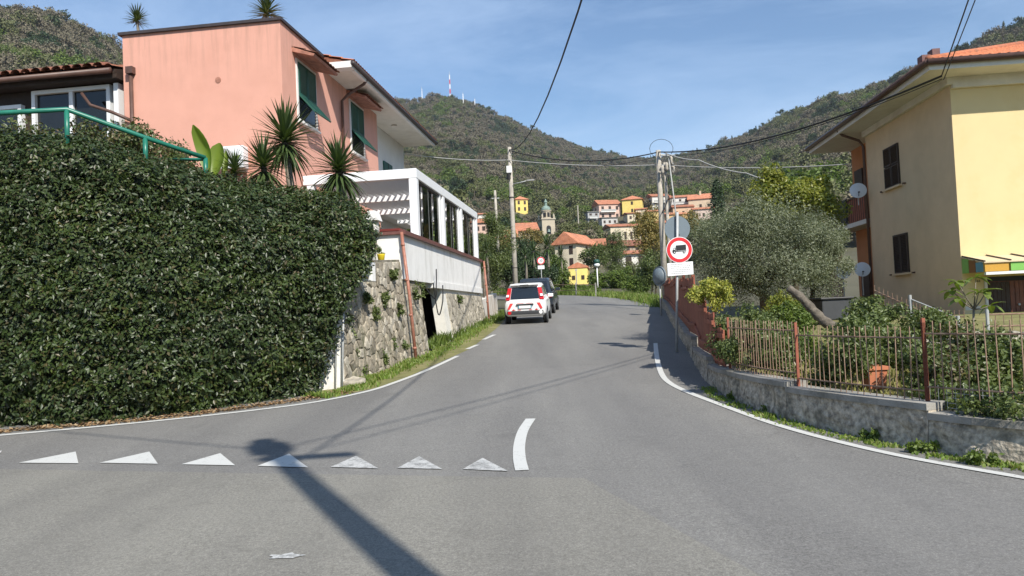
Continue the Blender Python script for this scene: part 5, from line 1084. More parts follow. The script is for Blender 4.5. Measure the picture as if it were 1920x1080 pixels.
dish('white satellite dish fixed on the upper balcony rail',1609,357,25.9,15,.5); dish('satellite dish on a pole in front of the pinkish pier',1581,509,25.6,14,.9); dish('satellite dish beside the brown downpipe at ground floor',1617,505,25.8,14,.9)

# ---- garden railings, furniture, log
a,b,c_ = P(1648,548,15.2),P(1705,590,14.6),P(1800,602,13.8)
t = thing('garden_railing','sloping rusty garden railing before the yellow house','railing',(b.x,b.y,.7))
pts_ = [P(1640,545,16),P(1700,572,15.2),P(1745,590,14.8),P(1808,594,14.4)]
for dz in (0,-.32): MB().path([p+Vector((0,0,dz)) for p in pts_],.014,6).build('rail',M['rust'],t,world=True)
for i in range(22): f = i/21*(len(pts_)-1); k = min(int(f),len(pts_)-2); q = pts_[k].lerp(pts_[k+1],f-k); MB().path([q+Vector((0,0,.12)),q+Vector((0,0,-.42))],.008,4).build('picket',M['rust'],t,world=True)
for p in (P(1706,553,15.0),P(1796,592,14.2)): MB().path([p,Vector((p.x,p.y,.5))],.03,8).build('white_post',M['galv'],t,world=True)
MB().path([P(1706,560,15.0),P(1796,596,14.2)],.012,5).build('tie_rod',M['galv'],t,world=True)
t = thing('gate_railing','low railing with pink top bar before the brown door','railing',tuple(P(1850,640,14.0)))
p0,p1 = P(1851,592,14.0),P(1990,588,13.7)
for dz in (.02,-.2): MB().path([p0+Vector((0,0,dz)),p1+Vector((0,0,dz))],.016,6).build('rail',M['rust'],t,world=True)
for i in range(10): q = p0.lerp(p1,i/9); MB().path([q,q-Vector((0,0,.6))],.009,4).build('picket',M['rust'],t,world=True)
MB().path([p0+Vector((0,0,.12)),p0-Vector((0,0,.6))],.03,8).build('post',M['galv'],t,world=True)
lg = [P(1478,540,13.2),P(1500,556,13.1),P(1525,582,13.0),P(1545,602,12.9),P(1570,618,12.8),P(1590,650,12.7)]
solo(MB().path(catm([tuple(p) for p in lg],4),[lerp(.062,.105,i/20)*(1+.12*math.sin(i*2.1)) for i in range(21)],10),'leaning_log',M['log'],'bare grey tree trunk leaning out of the garden bank','log',tuple(lg[-1]),smooth=True)
c = P(1560,562,18.5); t = thing('plastic_bin','low black plastic box behind the leaning trunk','box',(c.x,c.y,c.z-.5)); MB().box(-.38,.38,-.3,.3,0,.5).build('body',M['plastic'],t,bevel=.03); MB().box(-.42,.42,-.34,.34,.5,.56).build('lid',M['black'],t,bevel=.02)
c = P(1640,735,9.3); t = thing('terracotta_planter','square terracotta planter among the shrubs behind the pickets','planter',(c.x,c.y,.45)); MB().hexa([(-.1,-.1,0),(.1,-.1,0),(.1,.1,0),(-.1,.1,0)],[(-.12,-.12,.24),(.12,-.12,.24),(.12,.12,.24),(-.12,.12,.24)]).build('pot',M['terracotta'],t,bevel=.01); MB().box(-.14,.14,-.14,.14,.24,.28).build('rim',M['terracotta'],t)
# terraced stone edging in the garden: each block its own stone
t = thing('garden_edging','rough stone edging of the upper garden bed','stone edging',(6.2,12.6,.6)); rg = random.Random(4)
for k in range(20):
    x = 4.4+k*.26; y = 12.3+.05*k+rg.uniform(-.05,.05); h = rg.uniform(.14,.28); w = rg.uniform(.1,.14); z0 = gz(x,y)-.05; q = MB()
    q.hexa([(x-w,y-.1,z0),(x+w,y-.1,z0),(x+w,y+.1,z0),(x-w,y+.1,z0)],[(x-w*rg.uniform(.7,1),y-.08,z0+h),(x+w*rg.uniform(.7,1),y-.09,z0+h*rg.uniform(.8,1)),(x+w*.8,y+.08,z0+h),(x-w*.8,y+.08,z0+h)]); q.build('stone',M['stone_pale'],t,world=True,bevel=.02)

# ---- garden trees and shrubs
b = P(1440,600,18.6); tree('olive_tree','broad silvery olive tree behind the red board fence','tree',(b.x,18.6,.9),tuple(P(1425,468,18.8)),(2.0,1.5,1.45),60000,.075,.019,L['olive'],M['bark'],.16,90,.48,14,seed=1,droop=.1)
b = P(1530,560,18.9); tree('olive_tree','darker smaller olive beside the yellow house balcony','tree',(b.x,19.6,.9),tuple(P(1530,475,19.6)),(.9,.9,1.35),24000,.075,.018,L['olive'],M['bark'],.09,26,.36,8,seed=2,droop=.1)
b = P(1490,560,23.5); tree('yellow_green_tree','yellow green leafy tree rising behind the olive tree','tree',(b.x,23.5,1.2),tuple(P(1462,382,23.5)),(1.85,1.3,1.05),17000,.13,.065,L['citrus'],M['bark'],.12,34,.45,10,seed=3)
b = P(1335,560,13.9); tree('variegated_shrub','bright yellow variegated shrub above the red board fence','shrub',(b.x,13.9,.7),tuple(P(1336,552,13.9)),(.40,.35,.34),4200,.06,.032,L['variegated'],M['bark'],.02,18,.15,6,seed=4)
b = P(1410,620,12.6); tree('garden_shrub','dense green shrub spilling over the fence corner','shrub',(b.x,12.5,.5),tuple(P(1400,618,12.4)),(.62,.4,.42),6500,.06,.032,L['garden'],M['bark'],.02,26,.18,8,seed=5)
b = P(1380,650,11.5); tree('garden_shrub','twiggy shrub behind the first picket panel','shrub',(b.x,11.6,.45),tuple(P(1405,655,11.5)),(.62,.35,.42),8000,.05,.028,L['garden'],M['bark'],.015,26,.16,14,seed=6)
for k,(px,py,d,rx,rz,n,lm,lab) in enumerate(((1600,650,9.4,.36,.42,2600,'garden','tall rose bush behind the middle picket panel'),(1735,690,8.7,.26,.30,1700,'garden','round dark shrub behind the long picket panel'),(1800,640,9.6,.42,.30,1800,'hedge_warm','loose yellow flowering shrub beneath the young fig'),(1850,700,8.3,.24,.36,1900,'garden','upright dark camellia shrub behind the long panel'),(1905,690,8.5,.2,.36,1500,'garden','leafy shrub against the pickets at the wall end'),(1690,655,10.2,.3,.36,1700,'garden','open twiggy bush beside the terracotta planter'),(1555,690,9.9,.26,.32,1500,'garden','small dark bush left of the terracotta planter'),(1460,660,10.6,.3,.36,1800,'garden','twiggy rose bush by the first iron post'),(1640,640,10.4,.4,.4,2400,'garden','climbing rose thicket above the terracotta planter'),(1770,700,8.2,.2,.28,1300,'hedge_warm','small yellowing bush between the dark shrubs'),(1510,650,11.2,.3,.26,1300,'fresh','light green bush below the leaning trunk'),(1880,650,9.4,.3,.28,1500,'garden','rounded bush before the brown door'))):
    b = P(px,760,d); tree('garden_shrub',lab,'shrub',(b.x,d,gz(b.x,d)-.02),tuple(P(px,py,d)),(rx*1.05,rx*.9,rz),int(n*1.15),.055,.032,L[lm],M['bark'],.014,22,.14,14,seed=20+k,shell=.4)
for k,(px,d) in enumerate(((1730,7.6),(1790,7.2),(1850,6.8),(1910,6.5))):
    c = P(px,755,d); t = thing('ground_cover','low leafy ground cover behind the wire mesh','plant',(c.x+.3,c.y+.3,.42),0,'ground cover behind the wire mesh'); p,nr_ = clump_points(700,(0,0,.12),(.32,.3,.14),12,.1,rngw); tag(leafobj('foliage',p,nr_,.05,.035,L['garden'],t,rng=rngw),kind='stuff'); MB().path([(0,0,0),(0,0,.1)],.006,4).build('stem',M['bark'],t)
for k,(px0,py0,px1,py1,d,n,lm,lab) in enumerate(((1440,585,1530,600,14.5,3600,'fresh','flower bed of green leaves under the olive tree'),(1600,560,1680,600,14.2,4200,'garden','mixed green border before the shaded house wall'),(1590,600,1660,625,11.6,2400,'garden','trailing green plants on the stone edging'),(1690,598,1790,622,13.6,4200,'garden','mixed low border below the sloping railing'),(1440,560,1500,590,16.2,2600,'citrus','yellow green shrub under the olive crown'))):
    a = P((px0+px1)/2,(py0+py1)/2,d); tree('garden_border',lab,'shrub',(a.x,d,gz(a.x,d)),(a.x,d,a.z-.05),((px1-px0)/2*d/FPX*1.15,.5,.32),n,.07,.035,L[lm],M['bark'],.015,30,.16,8,seed=40+k)
# young fig: few big leaves, each its own
fb = P(1818,628,11.2); t = thing('young_fig','slender young fig tree with few large leaves','tree',(fb.x,fb.y,gz(fb.x,fb.y))); mb = MB(); fork = P(1826,580,11.2)
mb.path([Vector((fb.x,fb.y,gz(fb.x,fb.y))),fork],[.022,.016],6); tips = [P(1795,528,11.1),P(1830,520,11.2),P(1850,545,11.2),P(1800,560,11.0),P(1858,572,11.1),P(1785,545,11.3),P(1835,548,11.1)]
for q in tips: mb.path([fork,fork.lerp(q,.5)+Vector((0,0,-.02)),q],[.012,.009,.005],5)
mb.build('trunk',M['bark_grey'],t,True,world=True); flm = MB().grid([[(-.012,0,0),(0,0,-.004),(.012,0,0)],[(-.05,.06,.012),(0,.06,0),(.05,.06,.012)],[(-.05,.12,.0),(0,.12,-.01),(.05,.12,.0)],[(-.03,.18,-.03),(0,.18,-.03),(.03,.18,-.03)],[(0,.22,-.055),(0,.22,-.056),(.001,.22,-.055)]]).mesh('leaf'); flm.materials.append(L['fresh']); rg = random.Random(9)
for q in tips:
    for k in range(5): inst(flm,'leaf',t,Matrix.Translation(q-Vector(t.location)) @ Matrix.Rotation(rg.uniform(0,6.28),4,'Z') @ Matrix.Rotation(rg.uniform(-.5,.5),4,'X'))
# cypress behind
b = P(1346,395,120); rng = np.random.default_rng(8); t = thing('cypress','slim dark cypress beside the hillside village','tree',(b.x,120,b.z-3)); hgt = P(1346,337,120).z-b.z+3; n = 2600; h = rng.uniform(0,1,n); a = rng.uniform(0,6.28,n); r_ = 1.1*np.sin(np.pi*np.clip(h*.85+.12,0,1))**.8*rng.uniform(.5,1.1,n)
p = np.stack([r_*np.cos(a),r_*np.sin(a),h*hgt],1); tag(leafobj('crown',p,np.stack([np.cos(a),np.sin(a),.4+0*a],1),.4,.22,L['dark'],t,rng=rng),kind='stuff'); MB().path([(0,0,-1),(0,0,hgt*.8)],[.15,.04],6).build('trunk',M['bark'],t)

# ================================================================== ROADSIDE: POLES, CABLES, SIGNS
def pole(label,top,basez,r0,r1,name='utility_pole'):
    b = Vector((top.x+0.0,top.y,basez)); t = thing(name,label,'utility pole',tuple(b)); MB().path([b-Vector((0,0,.3)),b.lerp(top,.5),top],[r0,(r0+r1)/2,r1],12).build('shaft',M['pole'],t,True,world=True); return t
T1 = P(955,276,40); p1 = pole('weathered utility pole with street lamp arm beside the parked cars',T1,zr(40)-.2,.15,.10)
p1t = Vector(p1.location)
q = P(962,345,39.85); MB().path([q,q+Vector((.45,-.1,.06)),q+Vector((.75,-.15,.12))],.025,6).build('lamp_arm',M['galv'],p1,True,world=True); MB().box(q.x+.72,q.x+1.15,q.y-.22,q.y-.06,q.z+.10,q.z+.16).build('lamp_head',M['cable_grey'],p1,world=True,bevel=.02)
q = P(955,317,39.8); MB().box(q.x-.15,q.x+.12,q.y-.1,q.y+.04,q.z-.2,q.z+.16).build('junction_box',M['sign_white'],p1,world=True); MB().path([q+Vector((-.05,.02,-.25)),q+Vector((-.05,.02,-.55))],.1,8).build('insulator_cluster',M['cable'],p1,world=True)
for zz in (6.2,4.0,2.4): MB().lathe([(.14,zz),(.14,zz+.05)],(0,0,0),12).build('band',M['dark_metal'],p1)
T2 = P(1234,282,36); p2 = pole('twin utility pole with strut and cable loops beside the round signs',T2,zr(36),.17,.12)
b2 = P(1246,305,35.8); MB().path([b2,Vector((b2.x+.02,35.8,zr(36)))],[.07,.09],8).build('second_shaft',M['pole'],p2,True,world=True)
s0, s1 = P(1254,296,35.6), P(1276,470,34.5); MB().path([s0,s1],.035,6).build('strut',M['cable_grey'],p2,True,world=True)
for a_,b_ in (((1238,290),(1266,292)),((1240,312),(1262,306))): MB().bar(P(*a_,35.75),P(*b_,35.75),.06,.08).build('cross_arm',M['galv'],p2,world=True)
for px,py in ((1242,318),(1250,312),(1258,300),(1262,318)): q = P(px,py,35.6); MB().lathe([(.05,-.22),(.09,-.1),(.07,0),(.1,.1),(.04,.2)],tuple(q),8).build('insulator',M['pole'],p2,True,world=True)
lp_ = [P(1236+22*math.cos(a)+4,285+18*math.sin(a)-6,35.7) for a in np.linspace(.6,-4.2,14)]; MB().path(lp_,.012,5).build('cable_loop',M['cable'],p2,True,world=True)
for off in ((1252,330,1256,395),(1247,325,1242,400)): MB().path(catm([tuple(P(off[0],off[1],35.6)),tuple(P(off[0]+8,(off[1]+off[3])/2,35.6)),tuple(P(off[2],off[3],35.6))],5),.02,5).build('down_lead',M['cable'],p2,True,world=True)
T3 = P(928,357,75); t = thing('utility_pole','slim distant utility pole left of the lamp pole','utility pole',(T3.x,75,T3.z-9)); MB().path([(0.1,0,0),(0,0,9)],[.16,.12],10).build('shaft',M['pole'],t,True); MB().bar((-.4,0,8.2),(.4,0,8.2),.08,.08).build('cross_arm',M['galv'],t)
for px,py,dd,lab in ((1083,385,210,'thin grey pole on the green slope below the village'),(1080,505,66,'slender white post in the bushes beside the lamp globe')):
    q = P(px,py,dd); hh = 38*dd/FPX; t = thing('thin_pole',lab,'pole',(q.x,dd,q.z-hh)); MB().path([(0,0,-.5),(0,0,hh)],.05*dd/60,6).build('shaft',M['pole'],t); MB().box(-.12,.12,-.05,.05,hh-.1,hh).build('cap',M['galv'],t)
# pole behind the photographer whose shadow crosses the junction
tip = G(492,826); LEN = 13.2; bx = tip + Vector((SUN.x,SUN.y,0)).normalized()*LEN; hp = LEN*math.tan(SUN_EL)
p0_ = thing('utility_pole','tall timber utility pole standing behind the viewpoint at the junction','utility pole',(bx.x,bx.y,0)); MB().path([(0,0,-.3),(0,0,hp*.5),(0,0,hp)],[.165,.15,.125],12).build('shaft',M['pole'],p0_,True)
MB().box(-.22,.2,-.15,.15,hp-.75,hp-.2).build('terminal_box',M['galv'],p0_); MB().bar((-.25,.0,hp-1.15),(.85,.0,hp-1.05),.12,.16).build('cross_arm',M['galv'],p0_)
MB().lathe([(.16,hp-.02),(.17,hp+.06),(.1,hp+.12)],n=10).build('cap',M['galv'],p0_)
CN = [0]
def cable(label,pts,r_,m='cable',sag=0):
    pts = [Vector(p) for p in pts]; out = []
    for i in range(len(pts)-1):
        s_ = sag[i] if hasattr(sag,'__len__') else sag
        for k in range(14): f = k/14; q = pts[i].lerp(pts[i+1],f); out.append(q-Vector((0,0,4*s_*f*(1-f))))
    out.append(pts[-1]); mid = pts[0]
    return solo(MB().path(out,r_,5,False),'overhead_cable',M[m],label,'cable',tuple(mid),'overhead cables',True)
top0 = Vector((bx.x,bx.y,hp-.6))
cable('black cable sweeping from overhead down to the lamp pole',[Vector((bx.x,bx.y,hp-1.6)),T1+Vector((0,-.1,-.15))],.022,'cable',2.6)
yc = Vector((11.35,19.15,7.2))
cable('twin black cable dropping steeply to the yellow house eave',[top0,yc],.016,'cable',.35); cable('second strand of the cable dropping to the yellow house eave',[top0+Vector((.5,0,-.1)),yc+Vector((.05,0,-.1))],.012,'cable',.25)
cable('black cable from the yellow house eave across to both poles',[yc,T2+Vector((0,-.1,-.1)),T1+Vector((0,-.1,-.2))],.03,'cable',[.55,.5]); cable('thin black wire just under the pole to pole cable',[yc+Vector((0,0,-.08)),T2+Vector((0,-.1,-.3)),T1+Vector((0,-.1,-.45))],.012,'cable',[.5,.55])
hs = P(758,288,33); cable('pale grey cable strung level from house to both poles',[hs,P(953,300,39.9),P(1240,309,35.9),P(1590,308,30)],.022,'cable_grey',[.12,.15,.15])
cable('dark wire from the pink house eave to the lamp pole',[P(757,284,33),P(953,298,39.95)],.012,'cable',.15)
cable('white cable slanting from the twin pole into the trees',[P(1246,286,35.8),P(1310,300,34),P(1400,325,31.5),P(1530,358,28)],.028,'cable_grey',.1)
cable('faint wire rising from distant pole to lamp pole',[T3+Vector((0,0,-.5)),P(957,395,40)],.014,'cable',.4)
cable('faint wire from the distant pole toward the veranda roof',[T3+Vector((0,0,-.5)),P(860,395,50)],.014,'cable',.3)
cable('long wire crossing above the junction from behind',[top0,Vector((-30,19,9.5))],.018,'cable',.8)

# ---- no-lorries sign with its panel and the sign back
sb = G(1283,668); D = 17.4; t = thing('no_lorries_sign','red ringed no lorries sign with white text panel on pole','road sign',(sb.x,D,zr(D)))
tp = P(1270,398,D); MB().path([Vector((sb.x,D,zr(D)-.1)),tp],.03,10).build('pole',M['galv'],t,True,world=True)
def disc(cx,cy,r_,y0,y1,m,name,parent,n=40): c = P(cx,cy,D); return MB().lathe([(r_,y0),(r_,y1)],(c.x,c.y,c.z),n,'y').build(name,m,parent,world=True)
k = D/FPX; sg = disc(1272.5,469,24.5*k,-.075,-.06,M['sign_white'],'sign_plate',t)
c = P(1272.5,469,D)
def ringm(r0,r1,y,cc,n=44):
    mb = MB(); mb.grid([[(cc.x+r_*math.cos(a),cc.y+y,cc.z+r_*math.sin(a)) for a in np.linspace(0,2*math.pi,n)] for r_ in (r0,r1)]); return mb
ringm(17.2*k,23.4*k,-.079,c).build('red_ring',M['sign_red'],sg,world=True)
def flat(polyp,y,m,name): MB().poly([(c.x+a*k,c.y+y,c.z-b*k) for a,b in polyp]).build(name,m,sg,world=True)
flat([(-6.5,-8.5),(12.5,-9.5),(12.7,0.5),(-6.3,1.5)],-.080,M['black'],'lorry_body'); flat([(-12,-1),(-11,-4.2),(-7,-4.6),(-7,4.6),(-13,4.6),(-13.2,1)],-.080,M['black'],'lorry_cab'); flat([(-11.3,-.6),(-10.4,-3.2),(-8.6,-3.3),(-8.6,-.5)],-.081,M['sign_white'],'lorry_window'); flat([(-7,2.2),(13,1.4),(13,2.6),(-7,3.6)],-.080,M['black'],'lorry_chassis')
for wx in (-9.3,8.6): ringm(0.0,2.6*k,-.082,c+Vector((wx*k,0,-4.3*k)),18).build('lorry_wheel',M['black'],sg,world=True); ringm(0.0,1.1*k,-.083,c+Vector((wx*k,0,-4.3*k)),14).build('lorry_hub',M['sign_white'],sg,world=True)
pc_ = P(1274.5,505,D); pw, ph = 24*k, 12*k; pn = MB().hexa([(pc_.x-pw,D-.07,pc_.z-ph),(pc_.x+pw,D-.07,pc_.z-ph+.02),(pc_.x+pw,D-.055,pc_.z-ph+.02),(pc_.x-pw,D-.055,pc_.z-ph)],[(pc_.x-pw,D-.07,pc_.z+ph),(pc_.x+pw,D-.07,pc_.z+ph+.02),(pc_.x+pw,D-.055,pc_.z+ph+.02),(pc_.x-pw,D-.055,pc_.z+ph)]).build('text_panel',M['sign_white'],t,world=True)
rg = random.Random(2)
for i in range(6):
    z = pc_.z+ph*.72-i*ph*.28; x = pc_.x-pw*rg.uniform(.6,.85); e = pc_.x+pw*rg.uniform(.55,.85); mb = MB()
    while x < e: w = rg.uniform(.012,.04); mb.poly([(x,D-.0715,z),(x+w,D-.0715,z+.0005),(x+w,D-.0715,z+.012),(x,D-.0715,z+.012)]); x += w+.008
    mb.build('print_line',M['grey_print'],pn,world=True)
t2 = thing('round_sign_back','plain grey back of a round sign above the lorry sign','road sign',(tp.x,D,tp.z-.6)); cb = P(1271,428,D)
MB().lathe([(24*k,.06),(24*k,.075)],(cb.x,cb.y,cb.z),40,'y').build('plate',M['grey_sign'],t2,world=True); MB().bar(cb+Vector((-.04,.045,.2)),cb+Vector((.04,.045,.2)),.02,.04).build('clamp',M['dark_metal'],t2,world=True); MB().bar(cb+Vector((-.04,.045,-.15)),cb+Vector((.04,.045,-.15)),.02,.04).build('clamp',M['dark_metal'],t2,world=True)
# ---- 30 km/h sign beyond the cars
q = P(1014,489,50); t = thing('speed_limit_sign','small red ringed 30 speed sign beyond the parked cars','road sign',(q.x,50,zr(50))); kk = 50/FPX
MB().path([(0,0,-.1),(0,0,q.z-zr(50)+.3)],.03,8).build('pole',M['galv'],t); zc = q.z-zr(50)
sg = MB().lathe([(.26,-.06),(.26,-.04)],(0,0,zc),28,'y').build('plate',M['sign_white'],t); ringm(.19,.255,-.063,Vector((0,0,zc)),30).build('red_ring',M['sign_red'],sg); text('30',.24,M['black'],sg,Matrix.Translation((0,-.064,zc)) @ Matrix.Rotation(math.pi/2,4,'X'),'speed_number')
MB().box(-.22,.22,-.06,-.045,zc-.56,zc-.32).build('sub_plate',M['sign_white'],t)
# ---- globe lamp beyond the bend
q = P(1119,497,64); t = thing('globe_lamp','white globe street lamp on slim post beyond the bend','street lamp',(q.x,64,zr(64)-.3)); zc = q.z-zr(64)+.3; MB().path([(0,0,0),(0,0,zc-.2)],.05,8).build('post',M['sign_white'],t,True)
MB().lathe([(.26*math.cos(a),zc+.2*math.sin(a)) for a in np.linspace(-1.4,1.4,9)],n=16).build('globe',M['sign_white'],t,True); MB().lathe([(.24,zc+.16),(.28,zc+.2),(.22,zc+.45),(.1,zc+.5)],n=14).build('hood',mat('green_lamp_hood',(.02,.07,.05),.5),t,True)
# ---- convex mirror seen from the side
q = P(1234,518,30); t = thing('traffic_mirror','grey backed convex traffic mirror with orange edge at fence end','traffic mirror',(q.x+.05,30,zr(30)),R(118)); zc = q.z-zr(30); MB().path([(0,0,0),(0,0,zc)],.035,8).build('pole',M['galv'],t,True)
MB().lathe([(.02,.2),(.2,.16),(.3,.08),(.36,0)],(0,0,zc),20,'y').build('mirror_back',M['grey_sign'],t,True); MB().lathe([(.36,-.03),(.4,-.03),(.4,.03),(.36,.03)],(0,0,zc),24,'y').build('mirror_rim',M['grey_sign'],t); MB().box(.12,.42,-.14,-.05,zc-.2,zc+.16).build('orange_reflector',mat('orange_rim',(.75,.16,.02),.5),t); MB().lathe([(.35,-.02),(.25,-.05),(.02,-.07)],(0,0,zc),20,'y').build('mirror_face',M['dish'],t,True)
# ---- railing at the bend
out = catm([(x,y) for x,y in outer],4); pr_ = [Vector((p.x+.35*(1 if p.y < 52 else .6),p.y+.5*(0 if p.y < 50 else 1),0)) for p in out if p.y > 52.5][:16]
t = thing('bend_railing','rusty post and wire railing round the outside of the bend','railing',(pr_[2].x,pr_[2].y,zr(pr_[2].y)))
for dz in (.35,.8): MB().path([p+Vector((0,0,zr(p.y)+dz)) for p in pr_],.022,6).build('rail',M['rust'],t,world=True)
for p in pr_[::2]: MB().box(p.x-.05,p.x+.05,p.y-.05,p.y+.05,zr(p.y)-.2,zr(p.y)+.95).build('post',M['concrete'],t,world=True)

# ================================================================== CARS
def car(name,label,loc,rot,body,Lc,Wc,Hc,panda):
    t = thing(name,label,'car',loc,rot); hw = Wc/2; s = Hc/1.55
    st = [(0.0,.80,.42,.86),(.06,.93,.34,.93),(.25,.985,.30,.95),(.7,1.0,.28,.955),(Lc*.45,1.0,.27,.955),(Lc*.70,1.0,.28,.955),(Lc*.82,.985,.30,.93),(Lc*.94,.93,.32,.80),(Lc,.80,.40,.66)]
    rws = []
    for y,f,zb,zt in st:
        w = hw*f; zb *= s; zt *= s; ring = [(-w*.86,zb),(-w*.97,zb+.08),(-w,lerp(zb,zt,.45)),(-w*.985,lerp(zb,zt,.8)),(-w*.93,zt-.02),(-w*.80,zt+.015),(0,zt+.03),(w*.80,zt+.015),(w*.93,zt-.02),(w*.985,lerp(zb,zt,.8)),(w,lerp(zb,zt,.45)),(w*.97,zb+.08),(w*.86,zb),(0,zb-.02)]
        rws.append([(x,y,z) for x,z in ring]+[(ring[0][0],y,ring[0][1])])
    mb = MB().grid(rws); mb.poly(rws[0][:-1]); mb.poly(rws[-1][:-1]); mb.build('body',body,t,True,bevel=.015)
    zb, zt = .93*s, Hc; y0,y1,y2,y3 = .05,.30,Lc*.53,Lc*.74; wb, wt = hw*.90, hw*.74
    gr = []
    for f,sh in ((0,1),(.5,1.0),(.86,.985),(.97,.93),(1.0,.80)):
        w = lerp(wb,wt,f)*sh; ya = lerp(y0,y1,f**1.4)+(1-sh)*.5; yb = lerp(y3,y2,f)-(1-sh)*.5; z = lerp(zb,zt,f)
        gr.append([(-w*.93,ya,z),(w*.93,ya,z),(w,ya+.1,z),(w,yb-.1,z),(w*.93,yb,z),(-w*.93,yb,z),(-w,yb-.1,z),(-w,ya+.1,z),(-w*.93,ya,z)])
    mb = MB().grid(gr); mb.poly(gr[-1][:-1]); cb_ = mb.build('cabin',body,t,True)
    def gp(f,side):
        w = lerp(wb,wt,f); return w, lerp(y0,y1,f**1.4), lerp(y3,y2,f), lerp(zb,zt,f)
    w0,ya0,yb0,za0 = gp(.08,0); w1,ya1,yb1,za1 = gp(.82,0); e = .012
    kx = .76 if panda else .86
    FS = [0,.5,.86,.97,1.0]; pwy = lambda f: float(np.interp(f, FS, [lerp(y0,y1,q**1.4) for q in FS]))
    MB().grid([[(-lerp(wb,wt,f)*kx,pwy(f)-e,lerp(zb,zt,f)),(lerp(wb,wt,f)*kx,pwy(f)-e,lerp(zb,zt,f))] for f in (.06,.5,.80)]).build('rear_window',M['carglass'],cb_); MB().poly([(-w0*.86,yb0+e,za0),(w0*.86,yb0+e,za0),(w1*.86,yb1+e,za1),(-w1*.86,yb1+e,za1)]).build('windscreen',M['carglass'],cb_)
    for sx in (-1,1):
        for f0,f1 in ((.10,.42),(.45,.86)):
            p_ = [lerp(ya0+.1,yb0-.1,f0),lerp(ya0+.1,yb0-.1,f1)]; q_ = [lerp(ya1+.12,yb1-.12,f0),lerp(ya1+.12,yb1-.12,f1)]
            MB().poly([(sx*(w0+e),p_[0],za0),(sx*(w0+e),p_[1],za0),(sx*(w1+e),q_[1],za1),(sx*(w1+e),q_[0],za1)]).build('side_window',M['carglass'],cb_)
            h = MB().box(min(sx*hw,sx*(hw+.015)),max(sx*hw,sx*(hw+.015)),p_[1]-.35,p_[1]-.2,.84*s,.88*s); h.build('door_handle',M['plastic'],t)
        for wy in (.62,Lc-.72):
            a = MB().lathe([(.36*s,-.02),(.36*s,.02)],(sx*(hw-.012),wy,.29*s),20,'x'); a.build('wheel_arch',M['plastic'],t)
            ty = MB().lathe([(.22*s,-.09),(.28*s,-.09),(.30*s,-.06),(.30*s,.06),(.28*s,.09),(.22*s,.09)],(sx*(hw-.08),wy,.30*s),22,'x').build('wheel',M['rubber'],t,True)
            MB().lathe([(.2*s,-.02),(.2*s,.012),(.12*s,.02)],(sx*(hw+.0),wy,.30*s),18,'x').build('rim',M['rim'],ty); MB().lathe([(.05*s,-.0),(.05*s,.03)],(sx*(hw+.005),wy,.30*s),10,'x').build('hub',M['plastic'],ty)
        MB().box(min(sx*(hw*.92),sx*(hw+.16)),max(sx*(hw*.92),sx*(hw+.16)),Lc*.66,Lc*.66+.09,.93*s,1.06*s).build('mirror',body if not panda else M['sign_white'],t,bevel=.02)
    if panda:
        for sx in (-1,1):
            xa,xb = hw*.70,hw*.905; tl = MB().hexa([(sx*xa,.005,.94*s),(sx*xb,.02,.94*s),(sx*xb,.2,.94*s),(sx*xa,.2,.94*s)],[(sx*xa*.86,.17,1.40*s),(sx*xb*.87,.19,1.40*s),(sx*xb*.87,.35,1.40*s),(sx*xa*.86,.35,1.40*s)]).build('tail_lamp',M['lamp_red'],t,bevel=.02)
            MB().hexa([(sx*(xa+.03),-.004,1.07*s),(sx*(xb-.03),.01,1.07*s),(sx*(xb-.03),.06,1.07*s),(sx*(xa+.03),.06,1.07*s)],[(sx*(xa+.02),.035,1.15*s),(sx*(xb-.05),.05,1.15*s),(sx*(xb-.05),.1,1.15*s),(sx*(xa+.02),.1,1.15*s)]).build('reversing_lens',M['lamp_clear'],tl)
            # diagonal hazard stripes
            f = lambda u,v: (sx*u, lerp(-.022,.012,(v-.62)/.3) if v > .6 else -.025, v*s)
            MB().poly([f(.68,.60),f(.60,.58),f(.40,.885),f(.53,.905)]).build('hazard_stripe',M['sticker'],t)
            MB().poly([f(.52,.545),f(.36,.545),f(.44,.60)]).build('warning_triangle',M['sticker'],t); MB().poly([f(.28,.55),f(.16,.55),f(.16,.57),f(.28,.57)]).build('red_mark',M['sticker'],t)
            MB().poly([f(.30,.80),f(.05,.80),f(.10,.88),f(.24,.88)]).build('red_mark',M['sticker'],t)
            fl = MB().lathe([(.07,-.02),(.07,.05)],(sx*.60,-.02,.455*s),14,'y').build('fog_lamp',M['lamp_red'] if sx < 0 else M['lamp_clear'],t)
        MB().box(-.70,.70,-.035,.06,.385*s,.525*s).build('bumper_strip',M['plastic'],t,bevel=.03); pt_ = MB().box(-.26,.26,-.045,-.02,.62*s,.72*s).build('number_plate',M['sign_white'],t); MB().box(-.33,.33,-.055,-.01,.735*s,.785*s).build('grab_handle',M['black'],t)
        MB().box(-.26,-.22,-.047,-.044,.62*s,.72*s).build('plate_band',M['pane_blue'],pt_); MB().box(.22,.26,-.047,-.044,.62*s,.72*s).build('plate_band',M['pane_blue'],pt_)
        MB().box(-.55,.55,.12,.34,1.49*s,1.545*s).build('roof_spoiler',body,t,bevel=.02); MB().box(-.16,.16,.10,.13,1.49*s,1.52*s).build('brake_light',M['plastic'],t); MB().path([(0,.7,Hc),(0,.55,Hc+.12)],.008,5).build('aerial',M['black'],t)
    else:
        for sx in (-1,1): MB().box(min(sx*hw*.62,sx*hw*.93),max(sx*hw*.62,sx*hw*.93),-.01,.08,.72*s,.86*s).build('tail_lamp',M['lamp_red'],t,bevel=.02)
        MB().box(-.26,.26,-.02,.03,.6*s,.71*s).build('number_plate',M['sign_white'],t); MB().box(-hw*.85,hw*.85,-.04,.08,.35*s,.5*s).build('bumper',M['plastic'],t,bevel=.03)
    return t
